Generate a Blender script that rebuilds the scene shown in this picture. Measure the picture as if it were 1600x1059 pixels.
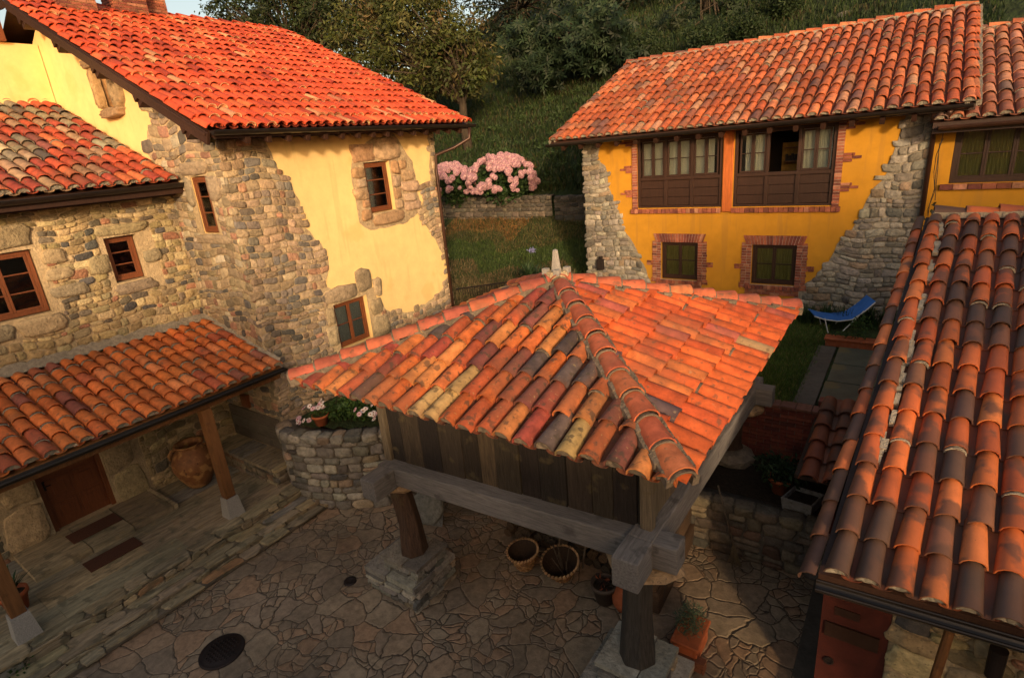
import bpy, bmesh, math, random
from mathutils import Vector, Matrix
random.seed(7)
V = Vector
S = bpy.context.scene
COL = S.collection
for o in list(bpy.data.objects): bpy.data.objects.remove(o)

# ------------------------------------------------------------------ camera
CX, CY, FP, H = 800.0, 529.5, 876.16, 7.0
yaw, pit, rol = -0.63167, 0.32650, 0.08970
fw = V((math.sin(yaw)*math.cos(pit), math.cos(yaw)*math.cos(pit), -math.sin(pit)))
rt = V((math.cos(yaw), -math.sin(yaw), 0)); dn = fw.cross(rt)
R_ = rt*math.cos(rol)+dn*math.sin(rol); D_ = -rt*math.sin(rol)+dn*math.cos(rol)
cam = bpy.data.objects.new('camera', bpy.data.cameras.new('camera')); COL.objects.link(cam)
M3 = Matrix((R_, -D_, -fw)).transposed()
cam.matrix_world = Matrix.Translation((0, 0, H)) @ M3.to_4x4()
cam.data.sensor_width = 36; cam.data.lens = FP/1600*36; cam.data.clip_end = 600; cam.data.clip_start = .05
S.camera = cam
def PX(px, py, ax, val):
    """point of the place on the plane ax=val that the photo shows at px,py"""
    d = R_*((px-CX)/FP)+D_*((py-CY)/FP)+fw
    c = V((0, 0, H)); i = 'xyz'.index(ax); t = (val-c[i])/d[i]
    return c+d*t

# ------------------------------------------------------------------ world, sun, exposure
SUN_AZ = V((.66, -.75, 0)).normalized(); SUN_EL = math.radians(14)
W = bpy.data.worlds.new('World'); S.world = W; W.use_nodes = True
wn = W.node_tree; bg = wn.nodes['Background']
sky = wn.nodes.new('ShaderNodeTexSky'); sky.sky_type = 'NISHITA'; sky.sun_disc = False
sky.sun_elevation = SUN_EL; sky.sun_rotation = math.atan2(SUN_AZ.x, SUN_AZ.y)
sky.dust_density = 3.0
tint = wn.nodes.new('ShaderNodeMix'); tint.data_type = 'RGBA'; tint.blend_type = 'MULTIPLY'
tint.inputs[0].default_value = 1; tint.inputs[7].default_value = (1.22, 1.0, .80, 1)
wn.links.new(sky.outputs[0], tint.inputs[6]); wn.links.new(tint.outputs[2], bg.inputs[0])
bg.inputs[1].default_value = .15
sl = bpy.data.lights.new('sun', 'SUN'); sl.energy = 2.3; sl.angle = math.radians(4.0); sl.color = (1, .72, .44)
so = bpy.data.objects.new('sun', sl); COL.objects.link(so)
sd = V((SUN_AZ.x*math.cos(SUN_EL), SUN_AZ.y*math.cos(SUN_EL), math.sin(SUN_EL)))
so.rotation_euler = sd.to_track_quat('Z', 'Y').to_euler()
S.view_settings.view_transform = 'Standard'; S.view_settings.look = 'None'
S.view_settings.exposure = 0.68; S.view_settings.gamma = 1
S.render.engine = 'CYCLES'

# ------------------------------------------------------------------ helpers
def tag(o, label=None, cat=None, group=None, kind=None):
    if label: o['label'] = label
    if cat: o['category'] = cat
    if group: o['group'] = group
    if kind: o['kind'] = kind
    return o
def empty(name, loc, label, cat, group=None):
    o = bpy.data.objects.new(name, None); COL.objects.link(o); o.location = loc
    o.empty_display_size = .2
    return tag(o, label, cat, group)
def copy_tree(o, parent=None):
    c = o.copy(); COL.objects.link(c)
    if parent: c.parent = parent
    for ch in [k for k in bpy.data.objects if k.parent == o]: copy_tree(ch, c)
    return c
bpy_update = bpy.context.view_layer.update
def rnd(a, b): return random.uniform(a, b)
def jc(c, s=.1):
    k = 1+rnd(-s, s); return (c[0]*k*(1+rnd(-.04, .04)), c[1]*k*(1+rnd(-.04, .04)), c[2]*k*(1+rnd(-.04, .04)))
def pick(pal):
    t = sum(p[0] for p in pal); r = random.random()*t
    for w, c in pal:
        r -= w
        if r <= 0: return c
    return pal[-1][1]
class MB:
    def __init__(s): s.v = []; s.f = []; s.c = []; s.m = []; s.sm = []
    def add(s, vs, fs, col=(.5, .5, .5), m=0, sm=False):
        b = len(s.v); s.v.extend(tuple(p) for p in vs)
        for f in fs:
            s.f.append([b+i for i in f]); s.c.append(col); s.m.append(m); s.sm.append(sm)
    def box(s, c, ax, ay, az, col=(.5, .5, .5), m=0):
        c, ax, ay, az = V(c), V(ax), V(ay), V(az)
        vs = [c+ax*i+ay*j+az*k for k in (-1, 1) for j in (-1, 1) for i in (-1, 1)]
        s.add(vs, [(0, 2, 3, 1), (4, 5, 7, 6), (0, 1, 5, 4), (2, 6, 7, 3), (0, 4, 6, 2), (1, 3, 7, 5)], col, m)
    def abox(s, a, b, col=(.5, .5, .5), m=0):
        a, b = V(a), V(b); s.box((a+b)/2, ((b.x-a.x)/2, 0, 0), (0, (b.y-a.y)/2, 0), (0, 0, (b.z-a.z)/2), col, m)
    def pbox(s, P, u0, u1, v0, v1, d0, d1, col=(.5, .5, .5), m=0, j=0):
        vs = [P(u+rnd(-j, j), v+rnd(-j, j), d) for d in (d0, d1) for v in (v0, v1) for u in (u0, u1)]
        s.add(vs, [(0, 2, 3, 1), (4, 5, 7, 6), (0, 1, 5, 4), (2, 6, 7, 3), (0, 4, 6, 2), (1, 3, 7, 5)], col, m)
    def beam(s, p, q, w, h, up=(0, 0, 1), col=(.5, .5, .5), m=0):
        p, q = V(p), V(q); d = (q-p); n = V(up); x = d.cross(n).normalized(); y = x.cross(d).normalized()
        s.box((p+q)/2, d/2, x*w/2, y*h/2, col, m)
    def tube(s, pts, rs, seg=8, col=(.5, .5, .5), m=0, cap=True, jit=0):
        pts = [V(p) for p in pts]; rings = []
        vs = []
        for i, p in enumerate(pts):
            d = (pts[min(i+1, len(pts)-1)]-pts[max(i-1, 0)]).normalized()
            a = d.orthogonal().normalized() if i == 0 else (a-d*a.dot(d)).normalized()
            b = d.cross(a)
            for k in range(seg):
                t = 2*math.pi*k/seg; r = rs[i]*(1+rnd(-jit, jit))
                vs.append(p+a*math.cos(t)*r+b*math.sin(t)*r)
        fs = []
        for i in range(len(pts)-1):
            for k in range(seg):
                fs.append((i*seg+k, i*seg+(k+1) % seg, (i+1)*seg+(k+1) % seg, (i+1)*seg+k))
        if cap:
            fs.append(tuple(reversed(range(seg)))); n = (len(pts)-1)*seg; fs.append(tuple(range(n, n+seg)))
        s.add(vs, fs, col, m)
    def lathe(s, c, prof, seg=20, col=(.5, .5, .5), m=0, sx=1, sy=1, jit=0):
        c = V(c); vs = []
        for r, z in prof:
            for k in range(seg):
                t = 2*math.pi*k/seg; q = r*(1+rnd(-jit, jit))
                vs.append(c+V((q*math.cos(t)*sx, q*math.sin(t)*sy, z+rnd(-jit, jit)*.3)))
        fs = [(i*seg+k, i*seg+(k+1) % seg, (i+1)*seg+(k+1) % seg, (i+1)*seg+k) for i in range(len(prof)-1) for k in range(seg)]
        s.add(vs, fs, col, m)
    def build(s, name, mat, parent=None, smooth=False, bevel=0, keep=False):
        me = bpy.data.meshes.new(name); me.from_pydata(s.v, [], s.f)
        for mt in (mat if isinstance(mat, (list, tuple)) else [mat]): me.materials.append(mt)
        me.polygons.foreach_set('material_index', s.m)
        at = me.color_attributes.new('Col', 'FLOAT_COLOR', 'CORNER'); buf = []
        for f, c in zip(s.f, s.c):
            buf.extend([c[0], c[1], c[2], 1.0]*len(f))
        at.data.foreach_set('color', buf)
        if not smooth and any(s.sm) and len(s.sm) == len(s.f): me.polygons.foreach_set('use_smooth', s.sm)
        if smooth: me.polygons.foreach_set('use_smooth', [True]*len(me.polygons))
        o = bpy.data.objects.new(name, me); COL.objects.link(o)
        if parent is None and s.v and not keep:
            xs = [p[0] for p in s.v]; ys = [p[1] for p in s.v]; zs = [p[2] for p in s.v]
            b = V(((min(xs)+max(xs))/2, (min(ys)+max(ys))/2, min(zs)))
            me.transform(Matrix.Translation(-b)); o.location = b
        me.update()
        if parent is not None:
            o.parent = parent
            o.matrix_parent_inverse = Matrix.Translation(-parent.location) if parent.parent is None else Matrix.Identity(4)
        if bevel:
            b = o.modifiers.new('edge', 'BEVEL'); b.width = bevel; b.segments = 2; b.limit_method = 'ANGLE'
        return o
def mk(name): return bpy.data.materials.new(name)
def mat(name, col=None, rough=.8, vscale=4, vamt=.35, bump=.3, bscale=25, bdist=.02, stretch=(1, 1, 1), spots=None, metal=0, spec=.3, detail=8, big=.25):
    m = mk(name); m.use_nodes = True; nt = m.node_tree; N = nt.nodes; L = nt.links
    p = N['Principled BSDF']; p.inputs['Roughness'].default_value = rough; p.inputs['Metallic'].default_value = metal
    p.inputs['Specular IOR Level'].default_value = spec
    tc = N.new('ShaderNodeTexCoord'); mp = N.new('ShaderNodeMapping'); L.new(tc.outputs['Object'], mp.inputs[0])
    mp.inputs['Scale'].default_value = stretch
    if col is None:
        a = N.new('ShaderNodeAttribute'); a.attribute_name = 'Col'; src = a.outputs['Color']
    else:
        a = N.new('ShaderNodeRGB'); a.outputs[0].default_value = (*col, 1); src = a.outputs[0]
    n1 = N.new('ShaderNodeTexNoise'); n1.inputs['Scale'].default_value = vscale; n1.inputs['Detail'].default_value = detail
    n1.inputs['Roughness'].default_value = .65
    L.new(mp.outputs[0], n1.inputs[0])
    n0 = N.new('ShaderNodeTexNoise'); n0.inputs['Scale'].default_value = .45; n0.inputs['Detail'].default_value = 3
    L.new(tc.outputs['Object'], n0.inputs[0])
    mr = N.new('ShaderNodeMapRange'); mr.inputs[1].default_value = .25; mr.inputs[2].default_value = .75
    mr.inputs[3].default_value = 1-vamt; mr.inputs[4].default_value = 1+vamt; L.new(n1.outputs['Fac'], mr.inputs[0])
    mr0 = N.new('ShaderNodeMapRange'); mr0.inputs[1].default_value = .3; mr0.inputs[2].default_value = .7
    mr0.inputs[3].default_value = 1-big; mr0.inputs[4].default_value = 1+big; L.new(n0.outputs['Fac'], mr0.inputs[0])
    mu = N.new('ShaderNodeMath'); mu.operation = 'MULTIPLY'; L.new(mr.outputs[0], mu.inputs[0]); L.new(mr0.outputs[0], mu.inputs[1])
    vm = N.new('ShaderNodeVectorMath'); vm.operation = 'SCALE'; L.new(src, vm.inputs[0]); L.new(mu.outputs[0], vm.inputs['Scale'])
    out = vm.outputs[0]
    if spots:
        for (sc, th, c, f, *sx_) in spots:
            n2 = N.new('ShaderNodeTexNoise'); n2.inputs['Scale'].default_value = sc; n2.inputs['Detail'].default_value = 6
            if sx_:
                m5 = N.new('ShaderNodeMapping'); m5.inputs['Scale'].default_value = sx_[0]; L.new(tc.outputs['Object'], m5.inputs[0]); L.new(m5.outputs[0], n2.inputs[0])
            else: L.new(tc.outputs['Object'], n2.inputs[0])
            r2 = N.new('ShaderNodeMapRange'); r2.inputs[1].default_value = th; r2.inputs[2].default_value = th+.07
            r2.inputs[4].default_value = f; L.new(n2.outputs['Fac'], r2.inputs[0])
            mx = N.new('ShaderNodeMix'); mx.data_type = 'RGBA'; L.new(r2.outputs[0], mx.inputs[0]); L.new(out, mx.inputs[6])
            mx.inputs[7].default_value = (*c, 1); out = mx.outputs[2]
    L.new(out, p.inputs['Base Color'])
    if bump:
        n3 = N.new('ShaderNodeTexNoise'); n3.inputs['Scale'].default_value = bscale; n3.inputs['Detail'].default_value = 7
        L.new(mp.outputs[0], n3.inputs[0])
        b = N.new('ShaderNodeBump'); b.inputs['Strength'].default_value = bump; b.inputs['Distance'].default_value = bdist
        L.new(n3.outputs['Fac'], b.inputs['Height']); L.new(b.outputs[0], p.inputs['Normal'])
    return m
def paving_mat(name, scale, cols, grout, squash=(1, 1, 1), edge=.035, distort=.25, rot=0, bump=.5):
    m = mk(name); m.use_nodes = True; nt = m.node_tree; N = nt.nodes; L = nt.links
    p = N['Principled BSDF']; p.inputs['Roughness'].default_value = .75; p.inputs['Specular IOR Level'].default_value = .35
    tc = N.new('ShaderNodeTexCoord'); mp = N.new('ShaderNodeMapping'); mp.inputs['Scale'].default_value = squash
    mp.inputs['Rotation'].default_value = (0, 0, rot)
    nz = N.new('ShaderNodeTexNoise'); nz.inputs['Scale'].default_value = 1.3; nz.inputs['Detail'].default_value = 4
    L.new(tc.outputs['Object'], nz.inputs[0])
    sc = N.new('ShaderNodeVectorMath'); sc.operation = 'SCALE'; sc.inputs['Scale'].default_value = distort; L.new(nz.outputs['Color'], sc.inputs[0])
    ad = N.new('ShaderNodeVectorMath'); ad.operation = 'ADD'; L.new(tc.outputs['Object'], ad.inputs[0]); L.new(sc.outputs[0], ad.inputs[1])
    L.new(ad.outputs[0], mp.inputs[0])
    ve = N.new('ShaderNodeTexVoronoi'); ve.voronoi_dimensions = '2D'; ve.feature = 'DISTANCE_TO_EDGE'; ve.inputs['Scale'].default_value = scale
    vc = N.new('ShaderNodeTexVoronoi'); vc.voronoi_dimensions = '2D'; vc.inputs['Scale'].default_value = scale
    L.new(mp.outputs[0], ve.inputs[0]); L.new(mp.outputs[0], vc.inputs[0])
    cr = N.new('ShaderNodeValToRGB'); cr.color_ramp.interpolation = 'CONSTANT'
    el = cr.color_ramp.elements
    el[0].color = (*cols[0], 1); el[1].color = (*cols[1], 1); el[1].position = 1/len(cols)
    for i in range(2, len(cols)): e = el.new(i/len(cols)); e.color = (*cols[i], 1)
    sx = N.new('ShaderNodeSeparateColor'); L.new(vc.outputs['Color'], sx.inputs[0])
    ve2 = N.new('ShaderNodeTexVoronoi'); ve2.voronoi_dimensions = '2D'; ve2.feature = 'DISTANCE_TO_EDGE'; ve2.inputs['Scale'].default_value = scale*2.1
    vc2 = N.new('ShaderNodeTexVoronoi'); vc2.voronoi_dimensions = '2D'; vc2.inputs['Scale'].default_value = scale*2.1
    L.new(mp.outputs[0], ve2.inputs[0]); L.new(mp.outputs[0], vc2.inputs[0])
    def mth(op, a, b):
        q = N.new('ShaderNodeMath'); q.operation = op
        for i, k in enumerate((a, b)):
            if isinstance(k, (int, float)): q.inputs[i].default_value = k
            else: L.new(k, q.inputs[i])
        return q.outputs[0]
    sub = mth('GREATER_THAN', sx.outputs[1], .5)
    s2 = N.new('ShaderNodeSeparateColor'); L.new(vc2.outputs['Color'], s2.inputs[0])
    mxs = N.new('ShaderNodeMix'); L.new(sub, mxs.inputs[0]); L.new(sx.outputs[0], mxs.inputs[2]); L.new(s2.outputs[0], mxs.inputs[3]); L.new(mxs.outputs[0], cr.inputs[0])
    small = mth('ADD', mth('MULTIPLY', ve2.outputs['Distance'], .48), mth('SUBTRACT', 1.0, sub))
    edge_d = mth('MINIMUM', ve.outputs['Distance'], small)
    n2 = N.new('ShaderNodeTexNoise'); n2.inputs['Scale'].default_value = 9; n2.inputs['Detail'].default_value = 9; n2.inputs['Roughness'].default_value = .7
    L.new(tc.outputs['Object'], n2.inputs[0])
    mr = N.new('ShaderNodeMapRange'); mr.inputs[1].default_value = .25; mr.inputs[2].default_value = .75; mr.inputs[3].default_value = .55; mr.inputs[4].default_value = 1.5
    L.new(n2.outputs['Fac'], mr.inputs[0])
    n4 = N.new('ShaderNodeTexNoise'); n4.inputs['Scale'].default_value = .5; n4.inputs['Detail'].default_value = 4; L.new(tc.outputs['Object'], n4.inputs[0])
    m4 = N.new('ShaderNodeMapRange'); m4.inputs[1].default_value = .3; m4.inputs[2].default_value = .7; m4.inputs[3].default_value = .6; m4.inputs[4].default_value = 1.35
    L.new(n4.outputs['Fac'], m4.inputs[0])
    mm = N.new('ShaderNodeMath'); mm.operation = 'MULTIPLY'; L.new(mr.outputs[0], mm.inputs[0]); L.new(m4.outputs[0], mm.inputs[1])
    vs = N.new('ShaderNodeVectorMath'); vs.operation = 'SCALE'; L.new(cr.outputs[0], vs.inputs[0]); L.new(mm.outputs[0], vs.inputs['Scale'])
    # grout width varies
    ew = N.new('ShaderNodeMapRange'); ew.inputs[1].default_value = .3; ew.inputs[2].default_value = .7; ew.inputs[3].default_value = edge*.35; ew.inputs[4].default_value = edge*1.6
    L.new(n4.outputs['Fac'], ew.inputs[0])
    e1 = N.new('ShaderNodeMapRange'); e1.interpolation_type = 'SMOOTHSTEP'; L.new(edge_d, e1.inputs[0]); L.new(ew.outputs[0], e1.inputs[2])
    mx = N.new('ShaderNodeMix'); mx.data_type = 'RGBA'; L.new(e1.outputs[0], mx.inputs[0]); mx.inputs[6].default_value = (*grout, 1); L.new(vs.outputs[0], mx.inputs[7])
    L.new(mx.outputs[2], p.inputs['Base Color'])
    hh = N.new('ShaderNodeMath'); hh.operation = 'MULTIPLY_ADD'; L.new(n2.outputs['Fac'], hh.inputs[0]); hh.inputs[1].default_value = .45; 
    e2 = N.new('ShaderNodeMapRange'); e2.interpolation_type = 'SMOOTHSTEP'; L.new(edge_d, e2.inputs[0]); e2.inputs[2].default_value = edge*2.5
    L.new(e2.outputs[0], hh.inputs[2])
    b = N.new('ShaderNodeBump'); b.inputs['Strength'].default_value = bump; b.inputs['Distance'].default_value = .05
    L.new(hh.outputs[0], b.inputs['Height']); L.new(b.outputs[0], p.inputs['Normal'])
    return m
MT = {}
MT['tile'] = mat('roof tile', rough=.72, vscale=6, vamt=.45, bump=.35, bscale=30, bdist=.01, big=.12, spots=[(1.3, .56, (.20, .085, .045), .45), (11, .60, (.10, .065, .04), .6), (17, .66, (.34, .25, .14), .45)])
MT['tile_new'] = mat('newer roof tile', rough=.7, vscale=5, vamt=.3, bump=.3, bscale=30, bdist=.01, big=.12, spots=[(1.0, .57, (.30, .06, .03), .45), (16, .66, (.42, .26, .14), .4)])
MT['tile_old'] = mat('old roof tile', rough=.75, vscale=7, vamt=.5, bump=.45, bscale=35, bdist=.012, big=.15, spots=[(1.1, .53, (.17, .07, .04), .5), (9, .57, (.06, .045, .03), .7), (22, .64, (.34, .25, .12), .5)])
MT['mortar'] = mat('mortar', (.42, .32, .19), vscale=12, vamt=.35, bump=.8, bscale=30, bdist=.03)
MT['mortar_grey'] = mat('grey mortar', (.27, .235, .18), vscale=14, vamt=.4, bump=.9, bscale=35, bdist=.03)
MT['mortar_tile'] = mat('dark roof mortar', (.155, .12, .085), vscale=14, vamt=.5, bump=.9, bscale=35, bdist=.03)
MT['stone'] = mat('stone', rough=.85, vscale=9, vamt=.45, bump=.9, bscale=22, bdist=.03, big=.12, spots=[(26, .62, (.07, .06, .045), .55)])
MT['slab'] = mat('foliated slab', rough=.8, vscale=5, vamt=.55, bump=.9, bscale=14, bdist=.035, stretch=(2.6, .55, 2), spots=[(5, .57, (.05, .055, .03), .6), (9, .6, (.22, .15, .07), .5)])
MT['plaster_pale'] = mat('pale yellow plaster', (.82, .575, .245), rough=.9, vscale=3, vamt=.10, bump=.18, bscale=16, bdist=.02, big=.06, spots=[(1.2, .58, (.68, .43, .14), .4), (2.2, .60, (.60, .42, .17), .35, (2.5, 2.5, .22))])
MT['plaster_deep'] = mat('ochre plaster', (.50, .24, .019), rough=.9, vscale=3, vamt=.13, bump=.2, bscale=16, bdist=.02, big=.08, spots=[(1.5, .56, (.43, .21, .022), .45), (2.2, .57, (.38, .19, .03), .5, (2.5, 2.5, .2))])
MT['wood_dark'] = mat('dark brown wood', (.035, .016, .010), rough=.5, vscale=5, vamt=.35, bump=.25, bscale=30, stretch=(4, 4, .6))
MT['wood_window'] = mat('red brown varnished wood', (.16, .052, .020), rough=.45, vscale=8, vamt=.3, bump=.2, bscale=40, stretch=(4, 4, .6))
MT['wood_post'] = mat('chestnut post', (.17, .075, .026), rough=.6, vscale=6, vamt=.35, bump=.3, bscale=25, stretch=(4, 4, .4), spots=[(4, .6, (.09, .035, .012), .6)])
MT['wood_old'] = mat('weathered wood', rough=.85, vscale=6, vamt=.6, bump=.9, bscale=20, bdist=.02, stretch=(7, 7, .55), spots=[(3.5, .60, (.10, .075, .035), .5)])
MT['beam_x'] = mat('weathered beam along x', rough=.8, vscale=6, vamt=.5, bump=.9, bscale=18, bdist=.02, stretch=(.6, 7, 7), spots=[(3, .6, (.05, .045, .04), .6)])
MT['beam_y'] = mat('weathered beam along y', rough=.8, vscale=6, vamt=.5, bump=.9, bscale=18, bdist=.02, stretch=(7, .6, 7), spots=[(3, .6, (.05, .045, .04), .6)])
MT['metal'] = mat('dark gutter metal', (.022, .017, .014), rough=.35, vamt=.3, bump=.05, metal=.4, spec=.5)
MT['metal_brown'] = mat('brown downpipe', (.055, .025, .016), rough=.4, vamt=.3, bump=.05, metal=.3, spec=.5)
MT['brick'] = mat('brick', rough=.85, vscale=10, vamt=.4, bump=.6, bscale=35, bdist=.012)
MT['terra'] = mat('terracotta', (.36, .095, .035), rough=.75, vscale=6, vamt=.3, bump=.2, bscale=30, spots=[(9, .62, (.42, .25, .15), .4)])
MT['jar'] = mat('old jar clay', (.20, .085, .032), rough=.6, vscale=5, vamt=.5, bump=.5, bscale=20, spots=[(5, .52, (.36, .20, .07), .75), (8, .60, (.07, .022, .012), .8)])
MT['leaf'] = mat('leaf', rough=.6, vscale=3, vamt=.25, bump=0, big=.2, spec=.22)
MT['soil'] = mat('soil', (.035, .024, .014), rough=.95, vscale=15, vamt=.6, bump=1, bscale=30, bdist=.03)
MT['grass_ground'] = mat('grass ground', (.030, .046, .012), rough=.95, vscale=3, vamt=.7, bump=1, bscale=12, bdist=.08, spots=[(1.1, .55, (.075, .055, .022), .7), (.35, .56, (.02, .042, .012), .6)])
MT['hill'] = mat('hill ground', (.015, .027, .007), rough=.95, vscale=1.4, vamt=.8, bump=1, bscale=5, bdist=.25, spots=[(.6, .54, (.055, .045, .018), .6), (.22, .55, (.014, .030, .009), .7)])  # ground colour darkened in place of the shadow on the slope
MT['black'] = mat('dark interior', (.010, .007, .005), rough=.95, bump=0, vamt=.2)
MT['curtain'] = mat('curtain', (.82, .82, .80), rough=.9, vscale=20, vamt=.12, bump=.1, stretch=(6, 6, .4))
MT['curtain_yellow'] = mat('yellow curtain', (.24, .22, .08), rough=.9, vscale=9, vamt=.3, bump=.1, stretch=(6, 6, .3))
MT['iron'] = mat('iron', (.028, .020, .018), rough=.6, vamt=.3, bump=.4, bscale=60, bdist=.004, metal=.4)
MT['mat'] = mat('coir mat', (.075, .028, .015), rough=.95, vscale=40, vamt=.4, bump=.8, bscale=90, bdist=.01)
MT['bark'] = mat('bark', (.060, .045, .030), rough=.95, vscale=5, vamt=.5, bump=1, bscale=14, bdist=.05, stretch=(3, 3, .7))
MT['granite'] = mat('granite', (.30, .28, .25), rough=.8, vscale=60, vamt=.35, bump=.3, bscale=60, bdist=.006)
MT['bucket'] = mat('grey brown pot', (.085, .06, .045), rough=.7, vscale=6, vamt=.3, bump=.2)
MT['blue'] = mat('blue canvas', (.035, .16, .52), rough=.7, vscale=5, vamt=.15, bump=.2, bscale=60)
MT['white'] = mat('white painted metal', (.62, .60, .55), rough=.5, vamt=.1, bump=.0)
MT['petal'] = mat('petal', rough=.8, vscale=30, vamt=.15, bump=0, big=.05)
MT['wicker'] = mat('wicker', rough=.7, vscale=30, vamt=.35, bump=.5, bscale=60, bdist=.006)
MT['slate'] = mat('green slate', (.085, .10, .075), rough=.45, vscale=3, vamt=.35, bump=.3, bscale=12, bdist=.01, spots=[(1.6, .55, (.16, .13, .05), .6)])
MT['red_wall'] = mat('red rendered wall', (.075, .016, .010), rough=.9, vscale=6, vamt=.3, bump=.4, bscale=25, bdist=.01)
MT['concrete'] = mat('kerb concrete', (.10, .085, .065), rough=.85, vscale=8, vamt=.3, bump=.5, bscale=30, bdist=.01)
MT['paving'] = paving_mat('courtyard flagstones', 2.5, [(.25, .182, .118), (.29, .20, .125), (.205, .155, .105), (.27, .205, .135), (.235, .175, .12), (.295, .19, .115)], (.045, .034, .023), edge=.026, distort=.6, bump=.45)
MT['crazy'] = paving_mat('hill wall stones', 3.2, [(.06, .05, .04), (.09, .075, .055), (.045, .04, .034)], (.012, .010, .007))
def glass():
    m = mk('window glass'); m.use_nodes = True; nt = m.node_tree; N = nt.nodes; L = nt.links
    out = N['Material Output']; N.remove(N['Principled BSDF'])
    g = N.new('ShaderNodeBsdfGlossy'); g.inputs['Roughness'].default_value = .03; g.inputs[0].default_value = (.9, .9, .9, 1)
    t = N.new('ShaderNodeBsdfTransparent'); t.inputs[0].default_value = (.80, .82, .78, 1)
    f = N.new('ShaderNodeFresnel'); f.inputs[0].default_value = 1.5
    x = N.new('ShaderNodeMixShader'); L.new(f.outputs[0], x.inputs[0]); L.new(t.outputs[0], x.inputs[1]); L.new(g.outputs[0], x.inputs[2])
    L.new(x.outputs[0], out.inputs[0]); return m
MT['glass'] = glass()

# ------------------------------------------------------------------ planes and walls
def PXP(x0): return lambda u, v, d=0: V((x0+d, u, v))           # wall facing +X : u=y v=z
def PYM(y0): return lambda u, v, d=0: V((u, y0-d, v))           # wall facing -Y : u=x v=z
def clip(poly, u0, u1, v0, v1):
    def cut(p, ins, inter):
        o = []
        for i in range(len(p)):
            a, b = p[i-1], p[i]
            if ins(b):
                if not ins(a): o.append(inter(a, b))
                o.append(b)
            elif ins(a): o.append(inter(a, b))
        return o
    def ix(c, k):
        def f(a, b):
            t = (c-a[k])/(b[k]-a[k]); return (a[0]+(b[0]-a[0])*t, a[1]+(b[1]-a[1])*t)
        return f
    p = cut(poly, lambda q: q[0] >= u0-1e-9, ix(u0, 0))
    if p: p = cut(p, lambda q: q[0] <= u1+1e-9, ix(u1, 0))
    if p: p = cut(p, lambda q: q[1] >= v0-1e-9, ix(v0, 1))
    if p: p = cut(p, lambda q: q[1] <= v1+1e-9, ix(v1, 1))
    q = []
    for a in p:
        if not q or (abs(a[0]-q[-1][0])+abs(a[1]-q[-1][1])) > 1e-6: q.append(a)
    if len(q) > 1 and abs(q[0][0]-q[-1][0])+abs(q[0][1]-q[-1][1]) < 1e-6: q.pop()
    if len(q) < 3: return []
    ar = sum(q[i-1][0]*q[i][1]-q[i][0]*q[i-1][1] for i in range(len(q)))
    return q if abs(ar) > 1e-5 else []
def inpoly(u, v, poly):
    c = False; n = len(poly)
    for i in range(n):
        a, b = poly[i-1], poly[i]
        if (a[1] > v) != (b[1] > v) and u < (b[0]-a[0])*(v-a[1])/(b[1]-a[1])+a[0]: c = not c
    return c
def sheet(mb, P, poly, holes=(), d=0, col=(.5, .5, .5), m=0, reveal=0):
    us = sorted(set([min(p[0] for p in poly), max(p[0] for p in poly)]+[x for h in holes for x in h[:2]]))
    vs = sorted(set([min(p[1] for p in poly), max(p[1] for p in poly)]+[x for h in holes for x in h[2:]]))
    for i in range(len(us)-1):
        for j in range(len(vs)-1):
            cu, cv = (us[i]+us[i+1])/2, (vs[j]+vs[j+1])/2
            if any(h[0] < cu < h[1] and h[2] < cv < h[3] for h in holes): continue
            q = clip(poly, us[i], us[i+1], vs[j], vs[j+1])
            if q: mb.add([P(a, b, d) for a, b in q], [tuple(range(len(q)))], col, m)
    if reveal:
        for (a, b, c, e) in holes:
            for (p, q) in (((a, c), (a, e)), ((a, e), (b, e)), ((b, e), (b, c)), ((b, c), (a, c))):
                mb.add([P(*p, d), P(*q, d), P(*q, -reveal), P(*p, -reveal)], [(0, 1, 2, 3)], col, m)
def jag(poly, step=.18, amp=.05, keep=None):
    o = []
    for i in range(len(poly)):
        a, b = V(poly[i-1]), V(poly[i]); n = max(1, int((b-a).length/step)); t = (b-a)
        nrm = V((-t.y, t.x)).normalized() if t.length else V((0, 0))
        fix = keep and keep(a, b)
        for k in range(n):
            p = a+t*(k/n)
            if not fix and k: p += nrm*rnd(-amp, amp)
            o.append((p.x, p.y))
    return o
def wob(u, v, s): return .055*math.sin(u*2.1+s)+.03*math.sin(u*5.3+s*2.1+v)+.03*math.sin(v*3.1+u*1.3+s)
STONE_PAL = [(3, (.30, .235, .15)), (3, (.26, .20, .125)), (2, (.20, .165, .12)), (2, (.34, .27, .17)), (1.4, (.14, .125, .105)), (1, (.30, .17, .115)), (.8, (.09, .085, .08)), (.8, (.38, .33, .24))]
WARM_PAL = [(3, (.36, .26, .165)), (3, (.30, .225, .15)), (2, (.22, .185, .14)), (2, (.42, .31, .20)), (.7, (.34, .19, .12)), (1.2, (.16, .145, .125))]
GREY_PAL = [(3, (.27, .245, .20)), (3, (.22, .20, .165)), (2, (.32, .29, .23)), (2, (.17, .155, .13)), (1, (.28, .21, .14)), (.6, (.11, .105, .095))]
DARK_PAL = [(3, (.17, .135, .095)), (3, (.13, .11, .085)), (2, (.21, .165, .11)), (1, (.18, .11, .075)), (1, (.09, .082, .07))]
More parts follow.
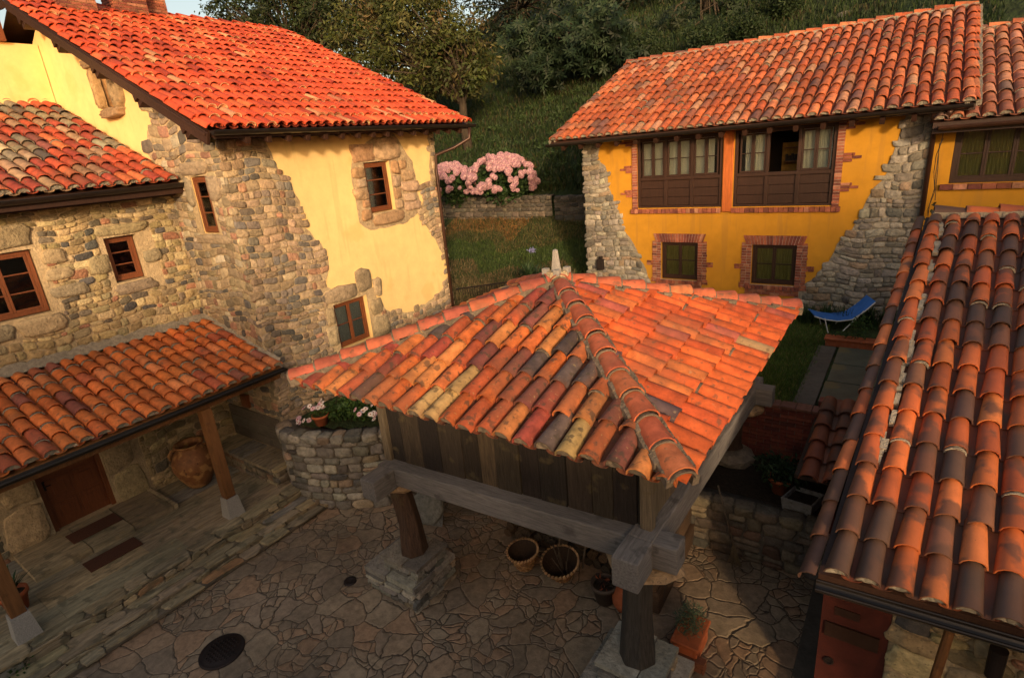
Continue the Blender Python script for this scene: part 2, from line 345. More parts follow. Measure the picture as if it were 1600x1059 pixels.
def one_stone(mb, P, u0, u1, v0, v1, d, dd, col, g=.005, s=0, warp=True, seg=16):
    cu, cv = (u0+u1)/2, (v0+v1)/2; hu, hv = (u1-u0)/2-g, (v1-v0)/2-g
    if hu < .02 or hv < .02: return
    ph = rnd(0, 6.28); n = rnd(6, 24)
    kj = .13; cj = [(rnd(-kj, kj*.4), rnd(-kj, kj*.4)) for _ in range(4)]
    outer = []
    for k in range(seg):
        t = 2*math.pi*k/seg; c_, s_ = math.cos(t), math.sin(t)
        r = (abs(c_)**n+abs(s_)**n)**(-1/n)*(1+rnd(-.09, .05))
        X_, Y_ = c_*r, s_*r; e = cj[(1 if X_ > 0 else 0)+(2 if Y_ > 0 else 0)]; f_ = abs(X_*Y_)
        outer.append((X_*hu*(1+e[0]*f_*2), Y_*hv*(1+e[1]*f_*2+.05*math.sin(ph+X_*3))))
    tu, tv = rnd(-.25, .25), rnd(-.25, .25); vs = []
    for sc, dp in ((1.0, -.01), (.985, dd*.62), (.92, dd*.95), (.45, dd*1.03)):
        for (a, b) in outer:
            u, v = cu+a*sc, cv+b*sc
            dj = dp*(1+tu*a/hu+tv*b/hv)+(rnd(-.15, .15)*dd if sc < .96 else 0)
            w = wob(u, v, s) if warp else 0
            vs.append(P(u, v+w, d+dj))
    w = wob(cu, cv, s) if warp else 0
    vs.append(P(cu, cv+w, d+dd))
    fs = [(i*seg+k, i*seg+(k+1) % seg, (i+1)*seg+(k+1) % seg, (i+1)*seg+k) for i in range(3) for k in range(seg)]
    fs += [(3*seg+k, 3*seg+(k+1) % seg, 4*seg) for k in range(seg)]
    mb.add(vs, fs, col)
def stones(mb, P, u0, u1, v0, v1, test=None, holes=(), hr=(.12, .26), wr=(.16, .5), dd=.024, pal=STONE_PAL, d=0, g=.004, seed=0, warp=True, corner=None):
    v = v0-.05
    while v < v1:
        h = rnd(*hr); u = u0-rnd(0, .1)
        if corner == 'lo': u = u0-.03
        while u < u1:
            w = rnd(*wr)*(.8+h*1.6)
            a, b = u, min(u+w, u1+.04); u += w
            if b-a < .07: continue
            parts = [(a, b, v, v+h)]
            if h > .2 and random.random() < .3:
                k = v+h*rnd(.4, .6); parts = [(a, b, v, k), (a, b, k, v+h)]
            elif h < .2 and w > .35 and random.random() < .15:
                k = a+(b-a)*rnd(.4, .6); parts = [(a, k, v, v+h), (k, b, v, v+h)]
            for (x0, x1, y0, y1) in parts:
                cu, cv = (x0+x1)/2, (y0+y1)/2
                ww = wob(cu, cv, seed) if warp else 0
                if y0+ww < v0-.04: y0 = v0-ww-.03
                if y1+ww > v1+.02: y1 = v1-ww
                cv = (y0+y1)/2
                if y1-y0 < .06: continue
                if test and not test(cu, cv+ww): continue
                bad = False
                for hh in holes:
                    if x1 > hh[0] and x0 < hh[1] and y1+ww > hh[2] and y0+ww < hh[3]:
                        cand = [(x0, hh[0]-.01, y0, y1), (hh[1]+.01, x1, y0, y1), (x0, x1, y0, hh[2]-ww-.02), (x0, x1, hh[3]-ww+.02, y1)]
                        cand = [c for c in cand if c[1]-c[0] > .07 and c[3]-c[2] > .06]
                        if not cand: bad = True; break
                        x0, x1, y0, y1 = max(cand, key=lambda c: (c[1]-c[0])*(c[3]-c[2]))
                if bad: continue
                one_stone(mb, P, x0, x1, y0, y1, d, dd*rnd(.6, 1.3), jc(pick(pal), .3), g, seed, warp)
        v += h
def bricks(mb, P, u0, u1, v0, v1, bu, bv, d0, d1, gap=.012, stagger=True, pal=None, flare=0):
    pal = pal or [(3, (.24, .075, .045)), (2, (.30, .10, .055)), (2, (.17, .055, .04)), (1, (.34, .15, .09))]
    v = v0; r = 0
    while v < v1-.01:
        u = u0-(bu/2 if (stagger and r % 2) else 0)
        while u < u1-.01:
            a, b = max(u, u0), min(u+bu-gap, u1)
            if b-a > .02:
                c = jc(pick(pal), .2)
                cm = (u0+u1)/2
                top = min(v+bv-gap, v1)
                if flare:
                    k = lambda x, vv: x+(x-cm)*flare*(vv-v0)
                    vs = [P(k(x, y), y, d) for d in (d0, d1+rnd(-.004, .004)) for y in (v, top) for x in (a, b)]
                    mb.add(vs, [(0, 2, 3, 1), (4, 5, 7, 6), (0, 1, 5, 4), (2, 6, 7, 3), (0, 4, 6, 2), (1, 3, 7, 5)], c)
                else: mb.pbox(P, a, b, v, top, d0, d1+rnd(-.004, .005), c, j=.002)
            u += bu
        v += bv; r += 1
# ------------------------------------------------------------------ tiles
def tile(mb, o, a, s, n, r0, r1, L, col, th=.014, lift=.03, seg=6, flat=.8, inv=False, m=0):
    """curved tile: lower end at o (radius r1), upper end L up the slope (radius r0)"""
    vs = []; sg = -1 if inv else 1
    yw = rnd(-.035, .035); s2 = (s+a*yw).normalized()
    lf = lift*rnd(.7, 1.4)
    for (q, r, k) in ((0, r1, lf), (.5, (r0+r1)/2, lf*.55), (1, r0, 0)):
        for rr in (r, r-th):
            for i in range(seg+1):
                t = math.pi*i/seg
                vs.append(o+s2*(L*q)+n*k+a*(rr*math.cos(t))+n*(sg*rr*flat*math.sin(t)))
    g = seg+1; fs = []
    for i in range(seg):
        for b in (0, 2*g):
            fs.append((b+i, b+i+1, b+2*g+i+1, b+2*g+i)); fs.append((b+g+i+1, b+g+i, b+3*g+i, b+3*g+i+1))
    rim = [(i+1, i, g+i, g+i+1) for i in range(seg)]
    if inv: fs = [tuple(reversed(f)) for f in fs]
    mb.add(vs, fs, col, m, True); mb.add(vs[:2*g], rim, col, m)
def plug(mb, o, a, s, n, r, col, m, flat=.8, seg=6):
    vs = [o+n*.02+s*.02]+[o+s*rnd(.0, .03)+a*(r*math.cos(math.pi*i/seg))+n*(r*flat*math.sin(math.pi*i/seg)+.02) for i in range(seg+1)]
    mb.add(vs, [(0, i+1, i+2) for i in range(seg)], col, m)
def field(mb, O, a, s, A0, A1, sp, ex, smax, pal, r=None, flat=.8, smin=None, plugs=0, jit=.012, chan=True, over=1.2, lo=None, patches=None, cpal=None):
    a, s = V(a).normalized(), V(s).normalized(); n = a.cross(s).normalized()
    if n.z < 0: n = -n
    r = r or sp*.40; nc = int(round((A1-A0)/sp)); sp = (A1-A0)/nc; O = V(O)
    for c in range(nc+1):
        for inv in (True, False):
            if inv and not chan: continue
            if not inv and c == nc: continue
            ac = A0+(c+(0 if inv else .5))*sp+rnd(-jit, jit)*.5
            if inv and (c == 0 or c == nc): continue
            t0 = smin(ac) if smin else 0; t1 = smax(ac); k = 0; pos = t0+(rnd(-.01, .02) if not inv else .02)
            tint_c = rnd(.92, 1.08)
            while pos < t1-.06:
                L = min(ex*over, t1-pos+.03)
                o = O+a*(ac+rnd(-jit, jit))+s*(pos+rnd(-jit, jit)*(1 if k else .4))
                if inv:
                    cc = jc(pick(cpal or pal), .15); cc = tuple(x*.8 for x in cc)  # channel tiles darkened, shade of the gaps put into the colour
                    tile(mb, o+n*(r*.62), a, s, n, r*.98, r*.85, L, cc, seg=4, lift=.008, inv=True, flat=.55)
                else:
                    pl = pal
                    if patches:
                        q = patches(ac, pos)
                        if q: pl = q
                    cc = tuple(x*tint_c for x in jc(pick(pl), .18))
                    tile(mb, o+n*(r*.35), a, s, n, r*.86, r*1.06, L, cc, lift=.035, flat=flat)
                    if plugs and k == 0: plug(mb, o+n*(r*.35)+s*.012, a, s, n, r*.97, (.20, .17, .13), 1, flat)
                    elif plugs and random.random() < plugs:
                        # smear of mortar showing at the joint
                        tile(mb, o+n*(r*.35)-s*.03, a, s, n, r*1.0, r*.99, .06, jc((.33, .28, .20), .15), lift=.02, th=.02, m=1, flat=flat)
                pos += ex; k += 1
    return nc
def caps(mb, p, q, r, ex, pal, mort=(.36, .29, .19), rings=False, up=(0, 0, 1), bed=True):
    p, q = V(p), V(q); s = (q-p).normalized(); a = s.cross(V(up)).normalized(); n = a.cross(s).normalized()
    if n.z < 0: n = -n; a = -a
    Lt = (q-p).length; pos = 0
    if bed:
        k = int(Lt/.12)
        for i in range(k):
            for sg in (-1, 1):
                o = p+s*(Lt*(i+.5)/k)+a*(sg*r*.95)
                mb.box(o+n*(rnd(-.03, .0)), s*.075, a*rnd(.03, .055)+n*.01, n*rnd(.04, .06), jc(mort, .2), 1)
    while pos < Lt-.1:
        L = min(ex*1.15, Lt-pos)
        o = p+s*pos+a*rnd(-.012, .012)
        tile(mb, o, a, s, n, r*.84, r*1.08, L, jc(pick(pal), .15), lift=.04, flat=.85, th=.02, seg=8)
        if rings: tile(mb, o-s*.035, a, s, n, r*.99, r*1.0, .07, jc(mort, .15), lift=.025, flat=.85, th=.03, seg=8, m=1)
        pos += ex
def gutter(mb, p, q, r=.07, out=None, seg=8):
    p, q = V(p), V(q); s = (q-p).normalized(); a = s.cross(V((0, 0, 1))).normalized(); n = V((0, 0, 1))
    vs = []
    for e in (p, q):
        for rr in (r, r-.008):
            for i in range(seg+1):
                t = math.pi*i/seg; vs.append(e+a*(rr*math.cos(t))-n*(rr*math.sin(t)))
    g = seg+1; fs = []
    for i in range(seg):
        fs.append((i, i+1, 2*g+i+1, 2*g+i)); fs.append((g+i, g+i+1, 3*g+i+1, 3*g+i)); fs.append((i, i+1, g+i+1, g+i)); fs.append((2*g+i, 2*g+i+1, 3*g+i+1, 3*g+i))
    for i in range(seg//2):
        fs.append((i, i+1, seg-i-1, seg-i)); fs.append((2*g+i, 2*g+i+1, 2*g+seg-i-1, 2*g+seg-i))
    fs.append((0, g, 3*g, 2*g)); fs.append((seg, g+seg, 3*g+seg, 2*g+seg))
    mb.add(vs, fs)
    for sg in (-1, 1): mb.tube([p+a*sg*r, q+a*sg*r], [.011, .011], 6)
    return mb
O1, O2, O3 = (.50, .135, .045), (.43, .105, .035), (.56, .19, .07)
# ------------------------------------------------------------------ windows
def curtain(P, u0, u1, v0, v1, d, parent, m='curtain', gather=0):
    mb = MB(); n = 26; rows = 6; vs = []
    for j in range(rows+1):
        t = j/rows
        for i in range(n+1):
            u = u0+(u1-u0)*i/n
            if gather: u = u0+(u-u0)*(1-gather*math.sin(math.pi*min(1, (1-t)*1.1))*.8)
            vs.append(P(u, v0+(v1-v0)*t, d+.018*math.sin(i*1.7)+.006*math.sin(i*.6+t*2)))
    mb.add(vs, [(j*(n+1)+i, j*(n+1)+i+1, (j+1)*(n+1)+i+1, (j+1)*(n+1)+i) for j in range(rows) for i in range(n)])
    return mb.build('curtain', MT[m], parent, True)
def window(parent, P, u0, u1, v0, v1, d=-.14, cols=2, rows=2, m='wood_window', fw_=.06, bar=.025, curt=None, name='window', label=None, cm='curtain', casements=None, split=None):
    fr = MB(); a = fw_
    fr.pbox(P, u0, u0+a, v0, v1, d-.05, d+.03); fr.pbox(P, u1-a, u1, v0, v1, d-.05, d+.03)
    fr.pbox(P, u0+a, u1-a, v0, v0+a*1.2, d-.05, d+.032); fr.pbox(P, u0+a, u1-a, v1-a, v1, d-.05, d+.032)
    iu0, iu1, iv0, iv1 = u0+a, u1-a, v0+a*1.2, v1-a
    cw = (iu1-iu0)/cols
    for c in range(cols):
        x0, x1 = iu0+cw*c, iu0+cw*(c+1); s = .045
        fr.pbox(P, x0+.002, x0+s, iv0, iv1, d-.03, d+.012); fr.pbox(P, x1-s, x1-.002, iv0, iv1, d-.03, d+.012)
        fr.pbox(P, x0+s, x1-s, iv0, iv0+s, d-.03, d+.014); fr.pbox(P, x0+s, x1-s, iv1-s, iv1, d-.03, d+.014)
        for r in range(1, rows):
            y = iv0+(iv1-iv0)*r/rows
            fr.pbox(P, x0+s, x1-s, y-bar/2, y+bar/2, d-.02, d+.006)
    w = fr.build(name, MT[m], parent, bevel=.004)
    if label: w['label'] = label
    g = MB(); g.pbox(P, iu0, iu1, iv0, iv1, d-.012, d-.008); g.build('pane', MT['glass'], w)
    b = MB(); b.pbox(P, u0-.3, u1+.3, v0-.3, v1+.3, d-.95, d-.9)
    for q in ((u0-.3, u0-.28, v0-.3, v1+.3), (u1+.28, u1+.3, v0-.3, v1+.3), (u0-.28, u1+.28, v0-.3, v0-.28), (u0-.28, u1+.28, v1+.28, v1+.3)):
        b.pbox(P, *q, d-.9, d-.06)
    b.build('room_interior', MT['black'], w)
    for (c0, c1, *ga) in (curt or []):
        curtain(P, iu0+(iu1-iu0)*c0, iu0+(iu1-iu0)*c1, iv0, iv1, d-.04, w, cm, ga[0] if ga else 0)
    return w

# ================================================================== GROUND
WALLK = [(-40, 12.3), (-11.2, 12.2), (-10.85, 6.2), (-10.4, 5.95), (-9.9, 6.05), (-9.2, 6.3), (-8.6, 6.7), (-7.8, 7.6), (-6.9, 8.6), (-5.5, 9.3), (-2.75, 9.6), (-2.7, 10.3), (.3, 10.35), (.35, 12.6), (60, 12.8)]
def wall_y(x):
    for (a, ya), (b, yb) in zip(WALLK, WALLK[1:]):
        if a <= x <= b: return ya+(yb-ya)*(x-a)/(b-a)
    return 12.5
def hfun(x, y):
    base = 2.05 if x > -8.6 else 1.72+max(0, min(1, (y-6)/10))*.45
    if x < -8.6 and y < 10: base = 1.72
    if y > 16.6: base += .43*(min(y, 21)-16.6)
    if y > 21.0: base += 1.0*min(1, (y-21.0)/.3)
    if y > 21.3:
        q = max(0, min(1, (x+62)/34)); yy = y-21.3
        base += (.56*min(yy, 60)+.15*max(0, yy-60))*(.18+.82*q*q*(3-2*q))
        base += (.25*math.sin(x*.31+y*.2)+.18*math.sin(x*.7-y*.53)+.5*math.sin(x*.11+1))*min(1, yy/6)
    base += .03*math.sin(x*2.3)*math.sin(y*1.9)
    return base
def grid_mesh(name, xs, ys, ok, hf, m, kind='structure'):
    mb = MB(); idx = {}
    for i, x in enumerate(xs):
        for j, y in enumerate(ys):
            idx[i, j] = len(mb.v); mb.v.append((x, y, hf(x, y)))
    for i in range(len(xs)-1):
        for j in range(len(ys)-1):
            if ok(xs[i], ys[j]) and ok(xs[i+1], ys[j]):
                mb.f.append([idx[i, j], idx[i+1, j], idx[i+1, j+1], idx[i, j+1]]); mb.c.append((.5, .5, .5)); mb.m.append(0)
    o = mb.build(name, m, None, True); tag(o, kind=kind); return o
def frange(a, b, st):
    n = int(round((b-a)/st)); return [a+(b-a)*i/n for i in range(n+1)]
grid_mesh('ground', frange(-21, -12, .3)[:-1]+frange(-12, 4, .125), frange(5.5, 20.9, .14), lambda x, y: y > wall_y(x)+.12, hfun, MT['grass_ground'])
grid_mesh('hillside', frange(-120, -40, 4)[:-1]+frange(-40, 12, .5)[:-1]+frange(12, 90, 4), frange(20.9, 30, .3)[:-1]+frange(30, 60, 1)[:-1]+frange(60, 200, 5), lambda x, y: True, hfun, MT['hill'])
gm = MB(); gm.add([(-300, -300, -.06), (300, -300, -.06), (300, 300, -.06), (-300, 300, -.06)], [(0, 1, 2, 3)])
tag(gm.build('earth', MT['soil']), kind='structure')
cp = MB(); n = 60
xs = frange(-13, 6, .4); ys = frange(-4, 10.2, .4)
for i in range(len(xs)):
    for j in range(len(ys)):
        x, y = xs[i], ys[j]; cp.v.append((x, y, .012*math.sin(x*1.1+y*.7)+.01*math.sin(x*2.3-y*1.9)-.01))
for i in range(len(xs)-1):
    for j in range(len(ys)-1):
        a = i*len(ys)+j; cp.f.append([a, a+len(ys), a+len(ys)+1, a+1]); cp.c.append((.5,)*3); cp.m.append(0)
tag(cp.build('courtyard_paving', MT['paving'], None, True), kind='structure')

# ================================================================== MAIN FARMHOUSE (left)
XF = -11.0; YG = 6.15
PF = PXP(XF); PG = PYM(YG)
FH = empty('farmhouse', (-17.4, 9.2, 0), 'tall pale yellow and stone farmhouse under the bright red tiled roof with brick chimneys', 'house')
def facepoly(pts, ax, val, iu):
    o = []
    for p in pts:
        q = PX(p[0], p[1], ax, val); o.append((q[iu], q.z))
    return o
w_up = (9.62, 10.46, 5.76, 6.97); w_lo = (8.0, 9.02, 2.72, 3.85)
wall = MB()
sheet(wall, PF, [(6.15, -.05), (12.2, -.05), (12.2, 7.72), (6.15, 7.72)], [w_up, w_lo], 0, reveal=.34)
gab = [(-23.8, 0), (-11.0, 0), (-11.0, 7.45), (-17.4, 10.9), (-23.8, 7.5)]
w_st = (-12.32, -11.72, 5.85, 7.0); w_ru = (-15.3, -14.5, 8.62, 9.45)
sheet(wall, PG, gab, [w_st, w_ru], 0, reveal=.36)
sheet(wall, PYM(12.2), gab); wall.add([(-23.8, 6.15, 0), (-23.8, 12.2, 0), (-23.8, 12.2, 7.6), (-23.8, 6.15, 7.6)], [(0, 1, 2, 3)])
tb = MB(); tb.abox((-19.6, 3.0, 10.36), (-17.8, 5.5, 11.3)); tb.build('bay_boarding', MT['wood_window'], FH)
# projecting bay seen at the top left corner
wall.abox((-19.6, 3.2, 6.8), (-17.95, 6.13, 10.35))
wall.build('wall', MT['plaster_pale'], FH)
reg = facepoly([(335, 195), (408, 203), (424, 240), (437, 268), (455, 286), (468, 314), (471, 345), (484, 362), (501, 380), (512, 402), (511, 430), (506, 446), (530, 452), (560, 441), (584, 450), (590, 470), (602, 483), (640, 487), (675, 467), (692, 450), (699, 430), (690, 395), (672, 362), (656, 342), (661, 305), (657, 288), (672, 282), (671, 240), (668, 205), (674, 206)], 'x', XF, 1)
reg = [(6.13, 7.70)]+[(min(p[0], 12.2), min(p[1], 7.70)) for p in reg[1:]]+[(12.21, 7.70), (12.21, -.05), (6.13, -.05)]
grg = facepoly([(200, 110), (212, 132), (222, 162), (240, 188), (231, 205), (231, 240), (250, 266)], 'y', YG, 0)+[(-13.4, 6.6), (-13.4, -.05), (-10.99, -.05), (-10.99, 7.42), (-13.9, 8.95)]
mo = MB(); sheet(mo, PF, jag(reg, .15, .05, lambda a, b: a.y < 0 and b.y < 0 or abs(a.x-b.x) < .02), [w_up, w_lo], .014)
sheet(mo, PG, grg, [w_st, w_ru], .014)
mo.build('mortar', MT['mortar'], FH)
st = MB(); sm_ = MB()
def tF(u, v): return inpoly(u, v, reg)
stones(st, PF, 6.13, 12.2, .9, 7.7, tF, [w_up, (7.85, 9.4, 2.5, 4.3)], pal=WARM_PAL, hr=(.07, .19), wr=(.11, .36), d=.014, seed=1)
st.build('stonework', MT['stone'], FH, True); st = MB()
stones(st, PG, -13.35, -11.0, 1.6, 7.45, lambda u, v: inpoly(u, v, grg), [(-12.5, -11.6, 5.7, 7.2)], pal=STONE_PAL, hr=(.08, .21), wr=(.12, .38), d=.014, seed=1)
stones(st, PG, -14.0, -11.0, 7.45, 9.2, lambda u, v: inpoly(u, v, grg) and v < 7.45-.54*(u+11)-.05, [w_st], pal=STONE_PAL, hr=(.14, .3), wr=(.2, .5), d=.014, seed=1)
st.build('stonework', MT['stone'], FH, True)
# dressed stones of openings
def dress(mb, P, lst, dd=.06, pal=WARM_PAL, d=.0, warp=False):
    for (a, b, c, e) in lst: one_stone(mb, P, a, b, c, e, d, dd*rnd(.8, 1.3), jc(pick(pal), .15), .006, 0, warp, 16)
ds = MB(); sheet(ds, PF, jag([(9.2, 5.6), (9.5, 5.38), (10.8, 5.38), (11.36, 5.62), (11.3, 6.9), (10.98, 7.3), (10.75, 7.6), (10.0, 7.5), (9.35, 7.2), (9.2, 6.8)], .15, .03), [w_up], .008, (.40, .30, .18))
dress(ds, PF, [(9.28, 9.98, 6.98, 7.42), (10.02, 10.85, 6.98, 7.55), (9.2, 9.62, 6.62, 6.88), (9.3, 9.62, 6.4, 6.62), (9.15, 9.62, 6.12, 6.40), (9.38, 9.62, 5.92, 6.12), (9.3, 9.62, 5.62, 5.9),
    (10.48, 10.74, 6.62, 6.97), (10.48, 10.74, 6.3, 6.61), (10.48, 10.72, 6.02, 6.29), (10.48, 10.74, 5.74, 6.01), (10.76, 11.05, 6.72, 6.96), (10.8, 11.3, 6.42, 6.70), (10.74, 11.38, 6.14, 6.42), (10.76, 11.25, 5.9, 6.12), (10.74, 11.4, 5.66, 5.9), (9.62, 10.75, 5.44, 5.74)], .065, [(2, (.42, .29, .17)), (2, (.36, .22, .12)), (1, (.46, .33, .22))])
ds.build('window_stone', MT['stone'], FH, True)
ds = MB()
dress(ds, PF, [(7.75, 8.75, 3.88, 4.26), (8.78, 9.25, 3.92, 4.55), (9.28, 9.55, 3.7, 4.2), (9.07, 9.5, 3.25, 3.68), (9.07, 9.62, 2.6, 3.22), (7.72, 7.98, 3.4, 3.85), (7.66, 7.98, 2.9, 3.4), (7.75, 9.1, 2.42, 2.7)], .06, [(1, (.30, .225, .14)), (1, (.36, .28, .17))])
ds.build('window_stone', MT['stone'], FH, True)
ds = MB()
dress(ds, PG, [(-12.65, -11.5, 7.02, 7.3), (-11.68, -11.25, 6.5, 7.0), (-12.6, -12.34, 6.4, 7.0), (-12.7, -11.3, 5.62, 5.83)], .07, [(1, (.30, .24, .16))])
ds.build('window_stone', MT['stone'], FH, True); ds = MB()
dress(ds, PG, [(-15.75, -14.2, 9.46, 9.66), (-15.5, -15.18, 8.6, 9.45), (-14.62, -14.2, 8.55, 9.45), (-15.4, -14.35, 8.38, 8.62)], .13, [(1, (.42, .28, .13)), (1, (.33, .22, .12))])
ds.pbox(PG, -15.28, -14.86, 8.64, 9.43, -.19, -.04, (.36, .20, .08)); ds.build('window_stone', MT['stone'], FH, True)  # orange-brown stone liner, the reveal's sunlit glow put into its colour
window(FH, PF, 9.64, 10.42, 5.78, 6.95, -.11, 1, 3, curt=[(0, 1)], name='window', label='slim upper window with brown frame and white curtain in rough stone surround')
window(FH, PF, 8.02, 9.0, 2.74, 3.83, -.13, 2, 2, curt=[(0, .45), (.55, 1)], name='window', label='low window with white curtains under a heavy stone lintel')
window(FH, PG, -12.30, -11.74, 5.87, 6.98, -.03, 1, 3, name='window')
window(FH, PG, -15.28, -14.52, 8.64, 9.43, -.2, 1, 1, name='window', label='small worn window with deep stone jambs in the gable')
# roof
rf = MB(); SL = V((-1, 0, .478)).normalized(); n_ = V((.478, 0, 1)).normalized()
LR = 7.2/abs(SL.x)
e0 = V((-10.2, 5.62, 7.70)); r0_ = e0+SL*LR
dk = MB()
for (a, b, y0, y1) in ((e0, r0_, 5.66, 12.85),):
    dk.add([(a.x, y0, a.z), (a.x, y1, a.z), (b.x, y1, b.z), (b.x, y0, b.z), (a.x, y0, a.z-.1), (a.x, y1, a.z-.1), (b.x, y1, b.z-.1), (b.x, y0, b.z-.1)], [(0, 1, 2, 3), (4, 7, 6, 5), (0, 4, 5, 1), (1, 5, 6, 2), (3, 7, 4, 0)])
    dk.add([(b.x, y0, b.z), (b.x, y1, b.z), (2*b.x-a.x, y1, a.z), (2*b.x-a.x, y0, a.z)], [(0, 1, 2, 3)])
roof = dk.build('roof', MT['wood_dark'], FH)
NEW = [(5, (.52, .080, .030)), (4, (.45, .064, .024)), (2, (.58, .12, .045)), (1.0, (.34, .048, .024)), (.3, (.50, .24, .12))]
lipc = (.62, .40, .20)
field(rf, e0+V((.05, 0, .02)), (0, 1, 0), SL, 0, 7.25, .213, .44, lambda a: LR, NEW, r=.095, jit=.014, over=1.15, cpal=[(1, (.24, .04, .02))])
# pale lime lips showing on scattered tiles
nS = V((.478, 0, 1)).normalized()
for c in range(34):
    for k in range(18):
        if random.random() < .16 or (k == 1 and random.random() < .6):
            o = e0+V((.05, 0, .02))+V((0, 1, 0))*(.213*(c+.5))+SL*(k*.44-.004)
            tile(rf, o+nS*.036, V((0, 1, 0)), SL, nS, .101, .103, .035, lipc, lift=.038, th=.012)
rf.build('roof_tiles', MT['tile_new'], roof, False)
rg = MB(); caps(rg, (r0_.x, 5.65, r0_.z+.03), (r0_.x, 12.85, r0_.z+.03), .13, .42, NEW)
caps(rg, e0+V((0, 7.22, .03)), r0_+V((0, 7.22, .03)), .10, .44, NEW, bed=False)
caps(rg, e0+V((0, .02, .03)), r0_+V((0, .02, .03)), .10, .44, NEW, bed=False)
rg.build('ridge_tiles', [MT['tile_new'], MT['mortar']], roof)
bb = MB()
bb.beam(e0+V((-.05, -.03, -.10)), r0_+V((0, -.03, -.10)), .06, .22, n_)
bb.beam(e0+V((-.05, -.075, -.03)), r0_+V((0, -.075, -.03)), .03, .05, n_)
for k in range(5):
    p = e0+SL*(1.0+k*1.65)+V((0, .04, -.22)); bb.box(p+V((0, .25, -.02)), (.11, 0, .05), (0, .28, 0), (-.02, 0, .09))
    bb.box(p+V((0, .18, -.16)), (.09, 0, .04), (0, .16, 0), (-.01, 0, .06))
for k in range(15):
    y = 6.3+k*.44; bb.box((-10.62, y, 7.74), (.42, 0, -.19), (0, .05, 0), (.02, 0, .06))
bb.abox((-11.05, 6.12, 7.62), (-10.93, 12.2, 7.80))
bb.beam((-17.7, 3.0, 9.9), (-17.7, 5.6, 11.15), .3, .25)
bb.build('eaves_timber', MT['wood_dark'], roof, bevel=.01)
g = gutter(MB(), (-10.10, 5.60, 7.72), (-10.10, 12.95, 7.70), .075); g.build('gutter', MT['metal'], FH)
dp = MB(); dp.tube([(-10.1, 12.72, 7.62), (-10.12, 12.70, 7.35), (-10.45, 12.42, 7.15), (-10.88, 12.12, 7.0), (-10.9, 12.08, 6.6), (-10.9, 12.08, .0)], [.045]*6, 10)
for z in (6.2, 4.4, 2.6): dp.tube([(-10.9, 12.08, z), (-10.9, 12.08, z+.05)], [.058, .058], 10)
dp.build('downpipe', MT['metal_brown'], FH, True)
for (y, x, w, h, d) in ((6.75, -16.9, .75, .9, .6), (8.05, -17.2, .8, .9, .6), (8.85, -17.5, .5, 1.0, .6)):
    ch = MB(); base = 10.9
    for i, (P, a, b) in enumerate(((PYM(y-w/2), x-d/2, x+d/2), (PXP(x+d/2), y-w/2, y+w/2))):
        bricks(ch, P, a, b, base-.3, base+h, .22, .07, -.02, .012)
    ch.abox((x-d/2+.005, y-w/2+.005, base-.4), (x+d/2-.005, y+w/2-.005, base+h), (.45, .30, .15))
    ch.abox((x-d/2-.06, y-w/2-.06, base+h), (x+d/2+.06, y+w/2+.06, base+h+.08), (.34, .12, .06))
    ch.build('chimney', MT['brick'], roof)

# ================================================================== WING WITH LEAN-TO ROOF
WG = empty('farmhouse_wing', (-16, 3.3, 0), 'low stone wing with mottled grey and red roof tiles and a panelled door', 'house')
XW = -13.3; PW = PXP(XW)
w1 = (2.32, 3.42, 4.80, 6.0); w2 = (4.6, 5.2, 5.06, 5.98); dr = (2.22, 3.34, .5, 2.45)
wl = MB(); sheet(wl, PW, [(0, 0), (6.15, 0), (6.15, 6.9), (0, 6.9)], [w1, w2, dr], 0, reveal=.3)
wl.build('wall', MT['mortar'], WG)
big_h = [(1.55, 2.2, .4, 2.0), (3.36, 4.0, .42, 1.95)]
st = MB()
GOLD = [(3, (.37, .28, .14)), (3, (.31, .235, .12)), (2, (.24, .19, .11)), (2, (.42, .33, .18)), (1, (.15, .125, .09)), (.8, (.30, .15, .09)), (.5, (.09, .085, .08))]
stones(st, PW, 0, 6.15, .4, 3.3, None, [(1.5, 4.05, .3, 2.5)], pal=GOLD, hr=(.12, .26), wr=(.16, .45), seed=3)
st.build('stonework', MT['stone'], WG, True); st = MB()
stones(st, PW, 0, 6.15, 3.75, 6.85, None, [(2.2, 3.55, 4.45, 6.32), (4.5, 5.5, 4.85, 6.2)], pal=GOLD, hr=(.07, .18), wr=(.10, .34), seed=4)
st.build('stonework', MT['stone'], WG, True)
ds = MB(); PL = [(1, (.40, .30, .155)), (1, (.34, .26, .14))]
dress(ds, PW, [(1.5, 2.2, .42, 1.35), (1.62, 2.2, 1.36, 2.3), (3.36, 4.0, .42, 1.2), (3.36, 3.92, 1.21, 2.0), (3.36, 3.8, 2.02, 2.5), (2.0, 3.6, 2.5, 2.75)], .04, PL)
ds.build('dressed_stone', MT['stone'], WG, True); ds = MB()
dress(ds, PW, [(2.0, 3.55, 6.02, 6.5), (1.7, 2.8, 4.45, 4.78), (2.82, 3.62, 4.42, 4.76), (4.45, 5.45, 6.0, 6.22), (4.5, 5.35, 4.80, 5.04), (5.22, 5.6, 5.35, 5.62), (4.2, 4.58, 5.3, 5.7), (3.46, 3.95, 5.35, 5.6), (3.46, 4.1, 5.0, 5.25), (3.5, 3.9, 5.65, 5.95)], .055, [(1, (.33, .26, .15)), (1, (.26, .21, .14))])
ds.build('dressed_stone', MT['stone'], WG, True)
window(WG, PW, w1[0]+.02, w1[1]-.02, w1[2]+.02, w1[3]-.02, -.13, 2, 3, name='window', label='two-leaf wooden window with six panes, at the left edge of the photo')
window(WG, PW, w2[0]+.02, w2[1]-.02, w2[2]+.02, w2[3]-.02, -.17, 1, 3, name='window', label='small one-leaf wooden window with three panes')
